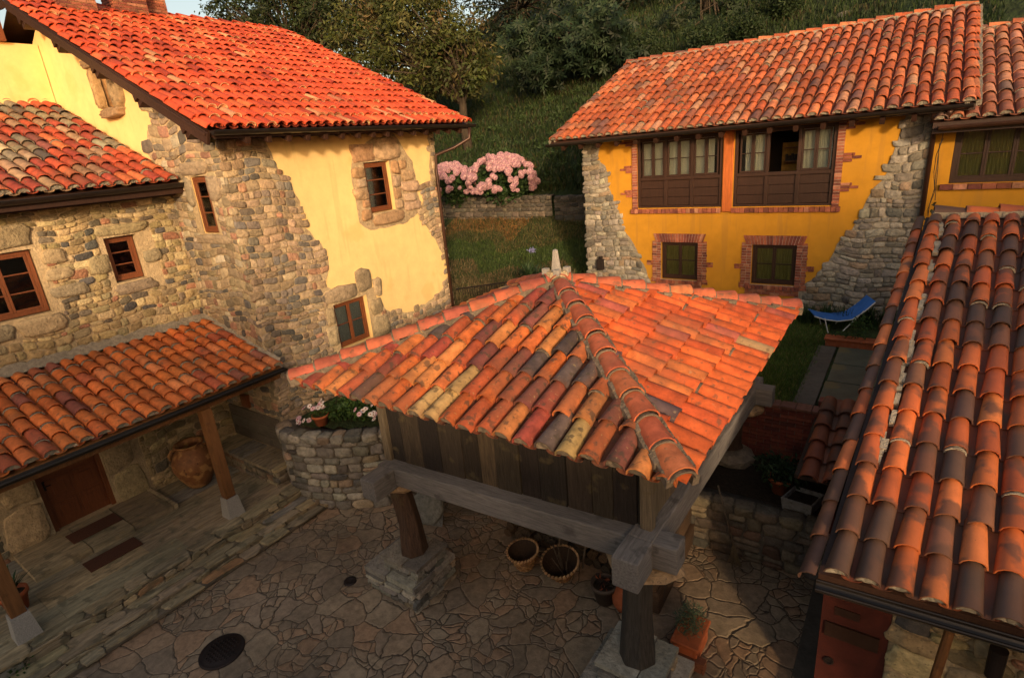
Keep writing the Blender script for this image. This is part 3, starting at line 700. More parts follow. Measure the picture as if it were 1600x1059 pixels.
d_ = MB(); P = PW; u0, u1, v0, v1 = dr
d_.pbox(P, u0, u0+.08, v0, v1, -.22, -.08); d_.pbox(P, u1-.08, u1, v0, v1, -.22, -.08); d_.pbox(P, u0+.08, u1-.08, v1-.08, v1, -.22, -.08)
d_.pbox(P, u0+.08, u1-.08, v0, v0+1.12, -.21, -.17)
for a in (0, 1):
    for b in (0, 1):
        x0 = u0+.14+a*.46; z0 = v0+.12+b*.52
        for k, (mm, dd) in enumerate(((0, -.155), (.05, -.165), (.09, -.14))): d_.pbox(P, x0+mm, x0+.40-mm, z0+mm, z0+.42-mm, -.2, dd)
d_.pbox(P, u0+.08, u1-.08, v0+1.12, v0+1.22, -.21, -.14); d_.pbox(P, u0+.53, u0+.59, v0+1.22, v1-.08, -.21, -.15)
door = d_.build('door', MT['wood_window'], WG, bevel=.006)
g_ = MB(); g_.pbox(P, u0+.08, u1-.08, v0+1.22, v1-.08, -.20, -.19); g_.build('pane', MT['black'], door)
k_ = MB(); k_.tube([P(u0+.13, v0+.98, -.17), P(u0+.13, v0+.98, -.11), P(u0+.22, v0+.98, -.10)], [.012]*3, 8); k_.pbox(P, u0+.105, u0+.155, v0+.88, v0+1.08, -.17, -.158); k_.build('handle', MT['iron'], door)
# lean-to roof
SW = V((-1, 0, .385)).normalized(); eW = V((-12.72, 0, 6.90)); LW = 8.5/abs(SW.x)
dk = MB(); a = eW; b = eW+SW*LW
dk.add([(a.x, 0, a.z), (a.x, 6.12, a.z), (b.x, 6.12, b.z), (b.x, 0, b.z), (a.x, 0, a.z-.12), (a.x, 6.12, a.z-.12), (b.x, 6.12, b.z-.12), (b.x, 0, b.z-.12)], [(0, 1, 2, 3), (4, 7, 6, 5), (0, 4, 5, 1), (1, 5, 6, 2), (3, 7, 4, 0)])
roofW = dk.build('roof', MT['wood_dark'], WG)
OLD = [(4, (.42, .075, .035)), (2, (.30, .055, .035)), (2, (.50, .13, .05)), (1.5, (.36, .22, .13)), (.8, (.20, .06, .05))]
GREY = [(4, (.24, .20, .13)), (3, (.17, .15, .11)), (2, (.30, .27, .18)), (2, (.36, .09, .05)), (1, (.12, .10, .09)), (1, (.48, .36, .22))]
def pW(a, p):
    q = math.sin(a*1.7+p*.9)+math.sin(a*3.1-p*.6+2)+.35*math.sin(p*3)
    return GREY if (q > .35 and p > 1.1) or (a > 5.2 and 1.5 < p < 5 and random.random() < .5) else None
t_ = MB(); field(t_, eW+V((.06, 0, .02)), (0, 1, 0), SW, .05, 6.05, .25, .52, lambda a: LW, OLD, r=.112, patches=pW, plugs=.10)
t_.build('roof_tiles', [MT['tile'], MT['mortar_grey']], roofW)
rg = MB(); caps(rg, (b.x, .1, b.z+.04), (b.x, 6.05, b.z+.04), .13, .45, OLD); caps(rg, eW+V((-.2, 6.06, .06)), b+V((0, 6.06, .06)), .085, .52, OLD, bed=False)
rg.build('ridge_tiles', [MT['tile'], MT['mortar']], roofW)
gutter(MB(), (-12.63, 0, 6.86), (-12.63, 6.13, 6.90), .085).build('gutter', MT['metal'], WG)
ev = MB(); ev.abox((-12.74, 0, 6.70), (-12.70, 6.13, 6.88)); ev.abox((-13.28, 0, 6.66), (-13.1, 6.13, 6.84)); ev.build('eaves_board', MT['wood_dark'], WG)

# ================================================================== PORCH
PO = empty('porch', (-11.9, 3.2, .4), 'open porch with orange tiled roof on wooden posts in front of the panelled door', 'porch')
eP = V((-10.5, .2, 3.06)); zt = 3.80; SP = V((-2.8, 0, zt-eP.z)); LP = SP.length; SP.normalize()
dk = MB(); b = eP+SP*LP
dk.add([(eP.x, .2, eP.z), (eP.x, 6.1, eP.z), (b.x, 6.1, b.z), (b.x, .2, b.z), (eP.x, .2, eP.z-.1), (eP.x, 6.1, eP.z-.1), (b.x, 6.1, b.z-.1), (b.x, .2, b.z-.1)], [(0, 1, 2, 3), (4, 7, 6, 5), (0, 4, 5, 1), (1, 5, 6, 2), (3, 7, 4, 0)])
roofP = dk.build('roof', MT['wood_post'], PO)
PPAL = [(5, (.50, .140, .036)), (4, (.44, .115, .032)), (2, (.56, .19, .07)), (1, (.34, .085, .04)), (.6, (.22, .07, .05))]
t_ = MB(); field(t_, eP+V((.06, 0, .02)), (0, 1, 0), SP, 0, 5.9, .246, .41, lambda a: LP-.12, PPAL, r=.108, plugs=.5)
t_.build('roof_tiles', [MT['tile'], MT['mortar_grey']], roofP)
fl = MB(); na = 60
for (p0, dp, w) in ((V((XW+.02, .2, zt+.10)), V((0, 5.9, 0)), 'x'),):
    vs = []
    for i in range(na+1):
        q = p0+dp*(i/na); vs += [q+V((0, 0, .10+rnd(-.03, .04))), q+V((.10, 0, .06+rnd(-.02, .02))), q+V((.20+rnd(-.05, .05), 0, -.03))]
    fl.add(vs, [(i*3+k, i*3+k+1, i*3+k+4, i*3+k+3) for i in range(na) for k in (0, 1)])
vs = []
for i in range(31):
    q = eP+SP*(LP*i/30)+V((0, 5.88, .07)); vs += [q+V((0, .04, .12+rnd(-.02, .03))), q+V((0, -.05+rnd(-.02, .02), .05)), q+V((0, -.12+rnd(-.02, .02), -.01))]
fl.add(vs, [(i*3+k, i*3+k+1, i*3+k+4, i*3+k+3) for i in range(30) for k in (0, 1)])
fl.build('mortar_flashing', MT['mortar_grey'], roofP, True)
gutter(MB(), (-10.41, .2, 3.03), (-10.41, 6.12, 3.06), .07).build('gutter', MT['metal'], PO)
bm_ = MB(); bm_.abox((-10.80, .2, 2.80), (-10.64, 6.1, 2.94)); 
for k in range(11): y = .5+k*.55; bm_.beam((-10.48, y, 2.97), (-13.25, y, 3.68), .09, .11)
bm_.build('roof_beam', MT['wood_post'], PO, bevel=.01)
for (x, y) in ((-10.7, 4.46), (-10.7, 1.0)):
    p_ = MB(); p_.abox((x-.1, y-.1, .84), (x+.1, y+.1, 2.80)); po = p_.build('post', MT['wood_post'], PO, bevel=.012)
    q_ = MB(); q_.lathe((x, y, 0), [(0, .40), (.23, .40), (.17, .84), (0, .841)], 4); 
    ob = q_.build('post_base', MT['granite'], po); ob.data.transform(Matrix.Translation((x, y, 0)) @ Matrix.Rotation(math.pi/4, 4, 'Z') @ Matrix.Translation((-x, -y, 0)))
# terrace
def slab_edge(mb, x0, x1, y0, y1, z0, z1, seg=(.5, 1.1), pal=None, axis='y'):
    t = y0 if axis == 'y' else x0; end = y1 if axis == 'y' else x1
    while t < end:
        w = rnd(*seg); e = min(t+w, end); c = jc(pick(pal), .2); j = .02
        if axis == 'y': A = (x0+rnd(-j, j), t+.008, z0); B = (x1+rnd(-j, j), e-.008, z1+rnd(-.012, .012))
        else: A = (t+.008, y0+rnd(-j, j), z0); B = (e-.008, y1+rnd(-j, j), z1+rnd(-.012, .012))
        mb.abox(A, B, c); t = e
FP_ = [(3, (.27, .215, .135)), (3, (.235, .19, .12)), (1.5, (.31, .24, .14)), (.6, (.19, .18, .15)), (.15, (.31, .18, .09))]
MT['slabc'] = mat('terrace slab', rough=.75, vscale=5, vamt=.6, bump=.9, bscale=12, bdist=.03, stretch=(2.8, .5, 2), spots=[(4, .56, (.085, .08, .05), .55), (7, .60, (.30, .22, .11), .5), (2.2, .64, (.26, .13, .05), .2)])
tr = MB(); tr.abox((-13.29, .35, -.02), (-10.3, 6.13, .37), (.11, .09, .055))
x = -13.29
while x < -10.55:
    w = rnd(.45, .95); e = min(x+w, -10.52); y = .35
    while y < 6.13:
        l = rnd(1.0, 2.4); f = min(y+l, 6.13); tr.abox((x+.002, y+.002, .3), (e-.002, f-.002, .40+rnd(-.004, .004)), jc(pick(FP_), .09)); y = f
    x = e
def rough_edge(mb, xa, xb, y0, y1, z, dz=.03, lw=(.3, .95)):
    y = y0
    while y < y1:
        l = min(rnd(*lw), y1-y); T = lambda u, v, d=0: V((v, u, z+d))
        one_stone(mb, lambda u, v, d=0: V((v, u, z+d)), y, y+l, xa-rnd(.0, .05), xb+rnd(-.03, .05), 0, dz*rnd(.6, 1.3), jc(pick(FP_), .22), .003, 0, False); y += l
tr.abox((-10.4, .3, 0), (-10.28, 6.1, .375), (.15, .12, .08)); tr.abox((-10.3, .1, 0), (-9.86, 6.0, .17), (.15, .12, .08)); tr.abox((-9.9, -.2, 0), (-9.63, 5.9, .07), (.13, .105, .075))
rough_edge(tr, -10.56, -10.24, .3, 6.1, .375); rough_edge(tr, -10.26, -10.02, .1, 6.0, .165, .03, (.4, 1.2)); rough_edge(tr, -10.02, -9.84, .0, 6.0, .165, .03, (.3, 1.0)); rough_edge(tr, -9.86, -9.6, -.2, 5.9, .07, .035, (.3, .9))
stones(tr, PXP(-10.25), .3, 6.1, .15, .39, None, hr=(.09, .16), wr=(.2, .6), pal=FP_, dd=.02); stones(tr, PXP(-9.83), .1, 6.0, .03, .18, None, hr=(.09, .14), wr=(.2, .6), pal=FP_, dd=.02)
slab_edge(tr, -13.28, -12.05, 1.5, 4.0, .39, .52, (.6, 1.3), FP_)
o = tr.build('terrace', MT['slabc'], None, bevel=.012); tag(o, 'raised slate-slab terrace with two worn steps under the porch', 'terrace')
for (x0, x1, y0, y1, z, lb) in ((-12.95, -12.5, 2.26, 3.12, .525, 'brown doormat on the top step against the panelled door'), (-11.84, -11.42, 2.14, 3.02, .41, 'brown doormat on the terrace, farther from the door than the other mat')):
    m_ = MB(); m_.abox((x0, y0, z), (x1, y1, z+.02)); tag(m_.build('doormat', MT['mat'], None, bevel=.006), lb, 'mat', 'brown doormats by the panelled door')
# bench of stone with wooden boards on the end wall
bn = MB()
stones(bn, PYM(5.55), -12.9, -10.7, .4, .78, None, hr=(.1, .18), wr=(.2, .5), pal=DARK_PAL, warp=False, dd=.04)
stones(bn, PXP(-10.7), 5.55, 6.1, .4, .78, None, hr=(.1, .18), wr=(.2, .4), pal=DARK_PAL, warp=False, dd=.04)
bn.abox((-13.2, 5.56, .4), (-10.71, 6.13, .8), (.10, .08, .05))
slab_edge(bn, -13.2, -10.66, 5.48, 6.12, .78, .86, (.6, 1.1), FP_, 'x')
tag(bn.build('stone_bench', MT['slabc'], None, bevel=.01), 'long stone bench along the end wall of the porch', 'bench')
bd = MB()
for k, (z0, z1) in enumerate(((.90, 1.13), (1.14, 1.44), (1.45, 1.70))):
    bd.add([PG(u, z, d) for d in (.03, .075) for z in (z0, z1) for u in (-13.2, -11.15)], [(0, 2, 3, 1), (4, 5, 7, 6), (0, 1, 5, 4), (2, 6, 7, 3), (0, 4, 6, 2), (1, 3, 7, 5)], jc((.13, .11, .085), .2))
tag(bd.build('board_backrest', MT['beam_x'], None, bevel=.012), 'three weathered planks on the wall above the stone bench', 'boards')
mb = MB(); mb.pbox(PG, -12.5, -12.2, 1.78, 2.1, .01, .10); mb.pbox(PG, -12.47, -12.23, 1.81, 2.07, .10, .115)
tag(mb.build('meter_box', MT['wood_window'], None, bevel=.008), 'small reddish wooden box on the wall above the planks', 'box')
# big jar
jr = MB(); c = (-12.55, 4.72, .41)
jr.lathe(c, [(.0, 0), (.19, 0), (.24, .05), (.36, .28), (.435, .52), (.43, .68), (.36, .84), (.27, .93), (.245, .97), (.27, 1.01), (.31, 1.03), (.30, 1.06), (.245, 1.05), (.215, .98), (.24, .92), (.33, .82), (.38, .6), (.2, .1), (0, .06)], 32)
jar = jr.build('clay_jar', MT['jar'], None, True); tag(jar, 'large blotched old clay jar standing on the terrace beside the porch wall', 'jar')
for a in (0, math.pi):
    hj = MB(); t = a+1.0; d = V((math.cos(t), math.sin(t), 0)); cc = V(c)
    hj.tube([cc+d*.26+V((0, 0, .95)), cc+d*.36+V((0, 0, .95)), cc+d*.43+V((0, 0, .86)), cc+d*.42+V((0, 0, .74))], [.028]*4, 8)
    hj.build('handle', MT['jar'], jar, True)

# ================================================================== OCHRE HOUSE (right)
YR = 16.3; PR = PYM(YR)
RH = empty('ochre_house', (-4.2, 19, 2), 'deep ochre and stone house with a long wooden gallery window, behind the granary', 'house')
gl = (-6.80, -4.36, 4.97, 6.93); gr = (-4.06, -1.68, 4.97, 6.93); la = (-6.08, -4.98, 2.84, 3.97); lb = (-3.50, -2.38, 2.84, 3.95)
wl = MB(); sheet(wl, PR, [(-8.55, 1.9), (.13, 1.9), (.13, 7.25), (-8.55, 7.25)], [gl, gr, la, lb], 0, reveal=.22)
sheet(wl, lambda u, v, d=0: V((-8.55, u, v)), [(16.3, 1.9), (26.5, 1.9), (26.5, 7.2), (21.4, 9.5), (16.3, 7.2)])
sheet(wl, lambda u, v, d=0: V((.13, u, v)), [(16.3, 1.9), (26.5, 1.9), (26.5, 7.2), (21.4, 9.5), (16.3, 7.2)])
sheet(wl, PYM(26.5), [(-8.55, 1.9), (.13, 1.9), (.13, 7.25), (-8.55, 7.25)])
wl.build('wall', MT['plaster_deep'], RH)
lft = facepoly([(936, 215), (933, 250), (946, 259), (950, 290), (958, 310), (968, 330), (972, 352), (990, 380), (1000, 405), (1012, 430), (1024, 452)], 'y', YR, 0)
lft = [(-8.56, 7.24), (lft[0][0], 7.24)]+lft+[(-5.9, 1.9), (-8.56, 1.9)]
rgt = facepoly([(1416, 180), (1405, 214), (1396, 239), (1386, 270), (1366, 293), (1354, 313), (1343, 339), (1330, 361), (1308, 381), (1291, 415), (1272, 435), (1257, 443), (1243, 463), (1226, 480)], 'y', YR, 0)
rgt = [(rgt[0][0], 7.24)]+rgt+[(-2.6, 1.9), (.14, 1.9), (.14, 7.24)]
for (pg, sd_, u0, u1) in ((lft, 5, -8.55, -5.8), (rgt, 6, -2.7, .12)):
    mo = MB(); sheet(mo, PR, jag(pg, .18, .05, lambda a, b: abs(a.x-b.x) < .02 or b.y < 2 and a.y < 2 or b.y > 7.2 and a.y > 7.2), [], .014); mo.build('mortar', MT['mortar_grey'], RH)
    st = MB(); stones(st, PR, u0, u1, 1.95, 7.05, lambda u, v: inpoly(u, v, pg), hr=(.09, .24), wr=(.12, .42), pal=GREY_PAL, d=.014, dd=.035, seed=sd_)
    st.build('stonework', MT['stone'], RH, True)
# brick trims
for (q, nm) in ((la, 0), (lb, 1)):
    b = MB(); u0, u1, v0, v1 = q
    bricks(b, PR, u0-.14, u1+.14, v1+.0, v1+.25, .075, .26, -.15, .035, stagger=False, flare=.5)
    bricks(b, PR, u0-.12, u1+.12, v0-.27, v0-.13, .22, .07, -.1, .045)
    bricks(b, PR, u0-.14, u1+.14, v0-.12, v0-.005, .10, .12, -.2, .075, stagger=False)
    for sg in (-1, 1):
        r = 0; v = v0-.1 if sg < 0 else v0-.1
        while v < v1+.02:
            w = .26 if (r % 6 < 5) else .27
            if r in (7, 8): w = .44
            if r in (0, 1): w = .30
            a, c = (u0-w, u0-.004) if sg < 0 else (u1+.004, u1+w)
            bricks(b, PR, a, c, v, v+.06, .15 if r % 2 else .13, .075, -.15, .032, stagger=bool(r % 2)); v += .075; r += 1
    for sg in (0,):
        b.pbox(PR, u0-.25, u0-.003, v0-.1, v1+.02, -.1, .018, (.36, .30, .24)); b.pbox(PR, u1+.003, u1+.25, v0-.1, v1+.02, -.1, .018, (.36, .30, .24))
        b.pbox(PR, u0-.13, u1+.13, v0-.26, v0-.001, -.1, .02, (.36, .30, .24)); b.pbox(PR, u0-.1, u1+.1, v1+.001, v1+.23, -.1, .02, (.40, .34, .28))
    b.build('brick_surround', MT['brick'], RH)
    window(RH, PR, u0+.005, u1-.005, v0+.005, v1-.005, -.12, 2, 2, 'wood_dark', .07, .03, [(0, .5), (.5, 1)], 'window', 'small square window in brick surround, '+('the left one' if nm == 0 else 'the right one'), 'curtain_yellow')
b = MB()
for (ua, ub, sg) in ((gl[0]-.16, gl[0]-.003, -1), (gr[1]+.003, gr[1]+.16, 1)):
    bricks(b, PR, ua, ub, 4.80, 7.05, .17, .073, -.1, .04, stagger=False)
    for vv in (6.75, 6.0, 5.3):
        for k in range(3):
            e = (.30, .48, .34)[k]
            bricks(b, PR, (ua-e+.1) if sg < 0 else ub, ua if sg < 0 else ub+e-.1, vv+k*.073, vv+k*.073+.06, .2, .073, -.05, .035)
    b.pbox(PR, ua+.01, ub-.01, 4.82, 7.04, -.1, .028, (.40, .30, .22)); b.build('brick_surround', MT['brick'], RH); b = MB()
bricks(b, PR, gl[0]-.2, gl[1]+.02, 4.82, 4.95, .12, .135, -.15, .08, stagger=False)
b.build('brick_sill', MT['brick'], RH); b = MB(); bricks(b, PR, gr[0]-.02, gr[1]+.2, 4.82, 4.95, .12, .135, -.15, .08, stagger=False)
b.build('brick_sill', MT['brick'], RH)
pt = MB(); pt.pbox(PR, -4.34, -4.08, 4.84, 7.0, -.2, .06); MT['orange_post'] = mat('orange stained wood', (.40, .105, .022), rough=.7, vscale=6, vamt=.35, bump=.3, bscale=25, stretch=(4, 4, .5))
pt.build('gallery_post', MT['orange_post'], RH, bevel=.02)
def gallery(q, label, skip, curt):
    u0, u1, v0, v1 = q; fr = MB(); P = PR; d = -.04
    vm = v0+(v1-v0)*.425
    for (a, b, c, e, dd) in ((u0, u0+.08, v0, v1, .0), (u1-.08, u1, v0, v1, .0), (u0+.08, u1-.08, v0, v0+.06, .002), (u0+.08, u1-.08, v1-.10, v1, .002), (u0+.08, u1-.08, vm-.05, vm+.04, .012)):
        fr.pbox(P, a, b, c, e, -.12, d+dd+.03)
    n = 3; cw = (u1-u0-.16)/n
    for k in range(n):
        x0 = u0+.08+cw*k
        if k: fr.pbox(P, x0-.05, x0+.05, v0+.06, vm-.05, -.12, d+.02); fr.pbox(P, x0-.04, x0+.04, vm+.04, v1-.1, -.12, d+.02)
        nb = 3
        for r in range(nb):   # bottom boards
            h = (vm-.05-v0-.06)/nb; fr.pbox(P, x0+.002, x0+cw-.002, v0+.06+h*r+.006, v0+.06+h*(r+1)-.003, -.12, d-.02)
    w = fr.build('gallery_window', MT['wood_dark'], RH, bevel=.005); w['label'] = label
    for k in range(n):
        cs = MB(); x0 = u0+.08+cw*k+.045
        for j in range(2):
            if (k, j) in skip: continue
            a = x0+j*(cw-.09)/2; b_ = a+(cw-.09)/2; s = .045
            for (p0, p1, q0, q1, e) in ((a+.003, a+s, vm+.045, v1-.105, 0), (b_-s, b_-.003, vm+.045, v1-.105, 0), (a+s, b_-s, vm+.045, vm+.045+s, .003), (a+s, b_-s, v1-.105-s, v1-.105, .003), (a+s, b_-s, (vm+v1-.06)/2-.012, (vm+v1-.06)/2+.012, -.006)):
                cs.pbox(P, p0, p1, q0, q1, -.10, d-.01+e)
        if cs.v: cs.build('casement', MT['wood_dark'], w, bevel=.003)
    for k in range(n):
        g = MB()
        for j in range(2):
            if (k, j) in skip: continue
            x0 = u0+.08+cw*k+.05+j*(cw-.09)/2; g.pbox(P, x0, x0+(cw-.1)/2, vm+.06, v1-.12, -.085, -.08)
        if g.v: g.build('panes', MT['glass'], w)
    for (a, b_) in curt: curtain(P, u0+.1+(u1-u0-.2)*a, u0+.1+(u1-u0-.2)*b_, vm+.05, v1-.1, -.22, w, gather=.0)
    bk = MB(); bk.pbox(P, u0-.1, u1+.0, v0-.2, v1+.2, -1.6, -1.55); bk.pbox(P, u0-.12, u0-.1, v0-.2, v1+.2, -1.6, -.2); bk.pbox(P, u1+.0, u1+.02, v0-.2, v1+.2, -1.6, -.2)
    bk.pbox(P, u0-.1, u1, v0-.22, v0-.2, -1.6, -.2); bk.pbox(P, u0-.1, u1, v1+.2, v1+.22, -1.6, -.2)
    if skip:
        for zz in (6.0, 6.35): bk.pbox(P, u0+1.0, u0+1.7, zz, zz+.03, -1.5, -1.2, (.2, .1, .05), 1)
        for k in range(9): bk.pbox(P, u0+1.02+k*.07, u0+1.07+k*.07, 6.03, 6.03+rnd(.06, .2), -1.45, -1.3, (.06, .05, .04), 1)
        bk.pbox(P, u0+.9, u0+1.8, 5.7, 6.5, -1.54, -1.52, (.42, .23, .05), 1)
    bk.build('room_interior', [MT['black'], MT['brick']], w)
gallery(gl, 'left half of the wooden gallery window with closed curtained panes', [], [(0, .92)])
gallery(gr, 'right half of the wooden gallery window, one casement standing open onto a dark room', [(1, 0), (1, 1)], [(.06, .33), (.69, .99)])
lm = MB(); lm.pbox(PR, -8.15, -7.95, 3.05, 3.40, .03, .2); lm.pbox(PR, -8.10, -8.0, 3.40, 3.48, .03, .16); lm.build('wall_lantern', MT['iron'], RH, bevel=.01)
SR = V((0, 1, .42)).normalized(); LRR = 5.9/SR.y
def xroof(thing, x0, x1, y, z, s, Ln, sp, ex, pal, par, mk_='tile', r=None, plugs=.12, skew=0, a=(1, 0, 0), ends=True, dp_=.12, cpal=None):
    a = V(a).normalized(); s = V(s).normalized(); o = V((x0, y, z)); w = (x1-x0); q = [o, o+a*w, o+a*w+s*Ln, o+s*Ln]; z_ = V((0, 0, dp_))
    dk = MB(); dk.add(q+[p-z_ for p in q], [(0, 1, 2, 3), (4, 7, 6, 5), (0, 4, 5, 1), (1, 5, 6, 2), (3, 7, 4, 0)])
    rf = dk.build('roof', MT['wood_dark'], thing)
    t_ = MB(); field(t_, o-s*.06+V((0, 0, .02)), a, s, 0, w, sp, ex, lambda x: Ln, pal, r=r or sp*.45, plugs=plugs, cpal=cpal)
    t_.build('roof_tiles', [MT[mk_], MT['mortar_grey']], rf)
    return rf, q
RPAL = [(5, (.42, .108, .040)), (4, (.35, .084, .032)), (2, (.46, .150, .065)), (1.4, (.28, .095, .055)), (.8, (.42, .21, .12)), (.8, (.18, .08, .06))]
rfR, q = xroof(RH, -9.35, .82, 15.7, 7.06, SR, LRR, .262, .56, RPAL, RH, r=.108, cpal=[(1, (.18, .05, .025))])
# back slope
bk = MB(); p0, p1 = q[3], q[2]; bk.add([p0, p1, p1+V((0, 5.6, -2.4)), p0+V((0, 5.6, -2.4))], [(0, 1, 2, 3)]); bk.build('back_slope', MT['terra'], rfR)
cp_ = MB(); caps(cp_, q[3]+V((0, 0, .05)), q[2]+V((0, 0, .05)), .14, .46, RPAL, (.40, .31, .2)); caps(cp_, q[0]+V((.05, 0, .03)), q[3]+V((.05, 0, .03)), .10, .56, RPAL); caps(cp_, q[1]+V((-.05, 0, .03)), q[2]+V((-.05, 0, .03)), .10, .56, RPAL)
cp_.build('ridge_tiles', [MT['tile'], MT['mortar_grey']], rfR)
gutter(MB(), (-9.45, 15.6, 7.0), (.78, 15.6, 7.06), .08).build('gutter', MT['metal'], RH)
ev = MB()
for k in range(17): ev.box((-8.9+k*.58, 16.0, 7.02), (.05, 0, 0), (0, .38, .16), (0, -.03, .06))
ev.abox((-9.35, 16.25, 7.0), (.8, 16.33, 7.2)); ev.build('rafter_ends', MT['wood_dark'], rfR)
dp = MB(); a_, b_ = PX(1467, 195, 'y', 16.2), PX(1440, 345, 'y', 16.2)
dp.tube([(a_.x+.15, 15.6, 6.95), (a_.x+.1, 15.9, 6.8), (.19, 16.2, 6.6), (.19, 16.2, 2.0)], [.05]*4, 10); dp.box((.2, 15.85, 6.85), (.1, 0, 0), (0, .1, 0), (0, 0, .12)); dp.build('downpipe', MT['metal_brown'], RH, True)

# wing to the right
WR = empty('ochre_wing', (3, 19, 2), 'lower ochre wing at the right edge with a wide dark wooden window and brown sill', 'house')
ww = (.60, 2.7, 5.40, 6.64)
wl = MB(); sheet(wl, PYM(16.42), [(.15, 1.9), (7, 1.9), (7, 6.9), (.15, 6.9)], [ww], 0, reveal=.2)
sheet(wl, lambda u, v, d=0: V((7, u, v)), [(16.42, 1.9), (24, 1.9), (24, 6.9), (20.5, 8.6), (16.42, 6.9)]); wl.build('wall', MT['plaster_deep'], WR)
window(WR, PYM(16.42), ww[0]+.005, ww[1]-.005, ww[2]+.005, ww[3]-.005, -.08, 4, 2, 'wood_dark', .09, .03, [(.02, .24), (.26, .49), (.51, .62), (.76, .98)], 'window', 'wide four-leaf dark window with greenish yellow curtains', 'curtain_yellow')
b = MB(); bricks(b, PYM(16.42), ww[0]-.15, 3.2, ww[2]-.13, ww[2]-.005, .25, .13, -.1, .09, stagger=False); b.build('sill', MT['brick'], WR)
rfW, q = xroof(WR, .15, 7.5, 15.7, 6.74, (0, 1, .42), 5.35, .262, .52, [(4, (.36, .12, .06)), (3, (.28, .10, .06)), (2, (.42, .19, .11)), (1, (.20, .12, .09))], WR)
cp_ = MB(); caps(cp_, q[3]+V((0, 0, .05)), q[2]+V((0, 0, .05)), .14, .46, RPAL); cp_.build('ridge_tiles', [MT['tile'], MT['mortar_grey']], rfW)
gutter(MB(), (.25, 15.6, 6.66), (7.5, 15.6, 6.70), .075).build('gutter', MT['metal_brown'], WR)
ev = MB(); ev.abox((.15, 15.75, 6.52), (7.4, 16.38, 6.60)); ev.build('soffit_board', MT['wood_dark'], WR)
vn = MB(); lf = MB()
for k in range(3):
    pts = [(.33+rnd(-.05, .05), 16.22, 6.5-i*.36-k*.1) for i in range(5+k*5)]; pts = [(x+rnd(-.06, .06), y+rnd(-.03, .03), z) for x, y, z in pts]
    vn.tube(pts, [.008]*len(pts), 5)
    if k == 2:
        for p in pts[4:]:
            for _ in range(7):
                t = rnd(0, 6.28); o = V(p)+V((rnd(-.16, .16), rnd(-.1, .02), rnd(-.15, .15))); a = V((math.cos(t), rnd(-.4, .1), math.sin(t)))*.05; bb_ = a.orthogonal().normalized()*.035
                lf.add([o-a, o+bb_, o+a, o-bb_], [(0, 1, 2, 3)], jc((.035, .035, .012), .3))
vo = vn.build('climbing_vine', MT['bark']); tag(vo, 'thin climbing vine with small dark leaves beside the downpipe', 'vine'); lf.build('leaves', MT['leaf'], vo)

# ================================================================== GRANARY
GR = empty('raised_granary', (-4.4, 7.6, 0), 'square wooden granary on stone-footed posts under a hipped mottled orange tile roof', 'granary')
X0, X1, Y0, Y1, ZE = -7.68, -1.52, 4.62, 10.72, 3.74
CXG, CYG, ZA = -4.60, 7.66, 4.83
DIRT_SHADE = [(3, (.20, .055, .025)), (2, (.13, .045, .025)), (1, (.28, .08, .03))]  # dirty channel tiles, darkened further for the shadow in the gaps
MP = [(5, (.44, .110, .030)), (4, (.36, .078, .030)), (2.6, (.48, .180, .055)), (2.0, (.26, .052, .035)), (.7, (.42, .27, .11)), (1.2, (.18, .055, .045)), (.7, (.085, .06, .055)), (1, (.52, .15, .045))]
MPR = [(6, (.50, .100, .026)), (4, (.45, .080, .024)), (2, (.52, .140, .042)), (.8, (.40, .24, .12)), (.5, (.13, .08, .08)), (.7, (.36, .085, .06))]
apex = V((CXG, CYG, ZA)); cor = [V((X0, Y0, ZE)), V((X1, Y0, ZE)), V((X1, Y1, ZE)), V((X0, Y1, ZE))]
dk = MB(); ci = [c.lerp(apex, .05) for c in cor]; dk.add([apex]+ci+[c-V((0, 0, .06)) for c in ci], [(0, 1, 2), (0, 2, 3), (0, 3, 4), (0, 4, 1), (1, 5, 6, 2), (2, 6, 7, 3), (3, 7, 8, 4), (4, 8, 5, 1), (5, 8, 7, 6)])
rfG = dk.build('roof', MT['wood_dark'], GR)
for i in range(4):
    a_, b_ = cor[i], cor[(i+1) % 4]; ax = (b_-a_).normalized(); mid = (a_+b_)/2; Wd = (b_-a_).length
    s = apex-mid; off = (apex-a_).dot(ax); s = (apex-a_)-ax*off; Ls = s.length; s.normalize()
    def smx(t, W_=Wd, off=off, Ls=Ls):
        return max(0, min(t/off, (W_-t)/(W_-off))*Ls-.04)
    t_ = MB(); field(t_, a_-s*.05+V((0, 0, .02)), ax, s, 0, Wd, .280 if i != 1 else .272, .50, smx, MP if i in (0, 3) else MPR, r=.116, plugs=.14, jit=.028, over=1.18, cpal=DIRT_SHADE, flat=1.05)
    t_.build('roof_tiles', [MT['tile_old'] if i == 0 else MT['tile'], MT['mortar_tile']], rfG)
for i, c in enumerate(cor):
    d = (c-apex).normalized(); cp_ = MB(); caps(cp_, c+d*.02+V((0, 0, .13)), apex-V((0, 0, -.10)), .145, .43, [(3, (.42, .105, .05)), (2, (.34, .085, .05)), (1, (.50, .15, .06))], (.165, .13, .09), rings=True)
    cp_.build('hip_tiles', [MT['tile'], MT['mortar_tile']], rfG, False)
fn = MB(); fn.lathe(apex+V((0, 0, .05)), [(.22, 0), (.20, .1), (.21, .14), (.17, .2), (0, .2)], 12, jit=.04); f = fn.build('finial', MT['mortar'], rfG)
fn = MB(); fn.lathe(apex+V((0, 0, .22)), [(.10, 0), (.085, .06), (.045, .36), (0, .38)], 6); fn.build('stone_spike', MT['granite'], f)
fn = MB(); 
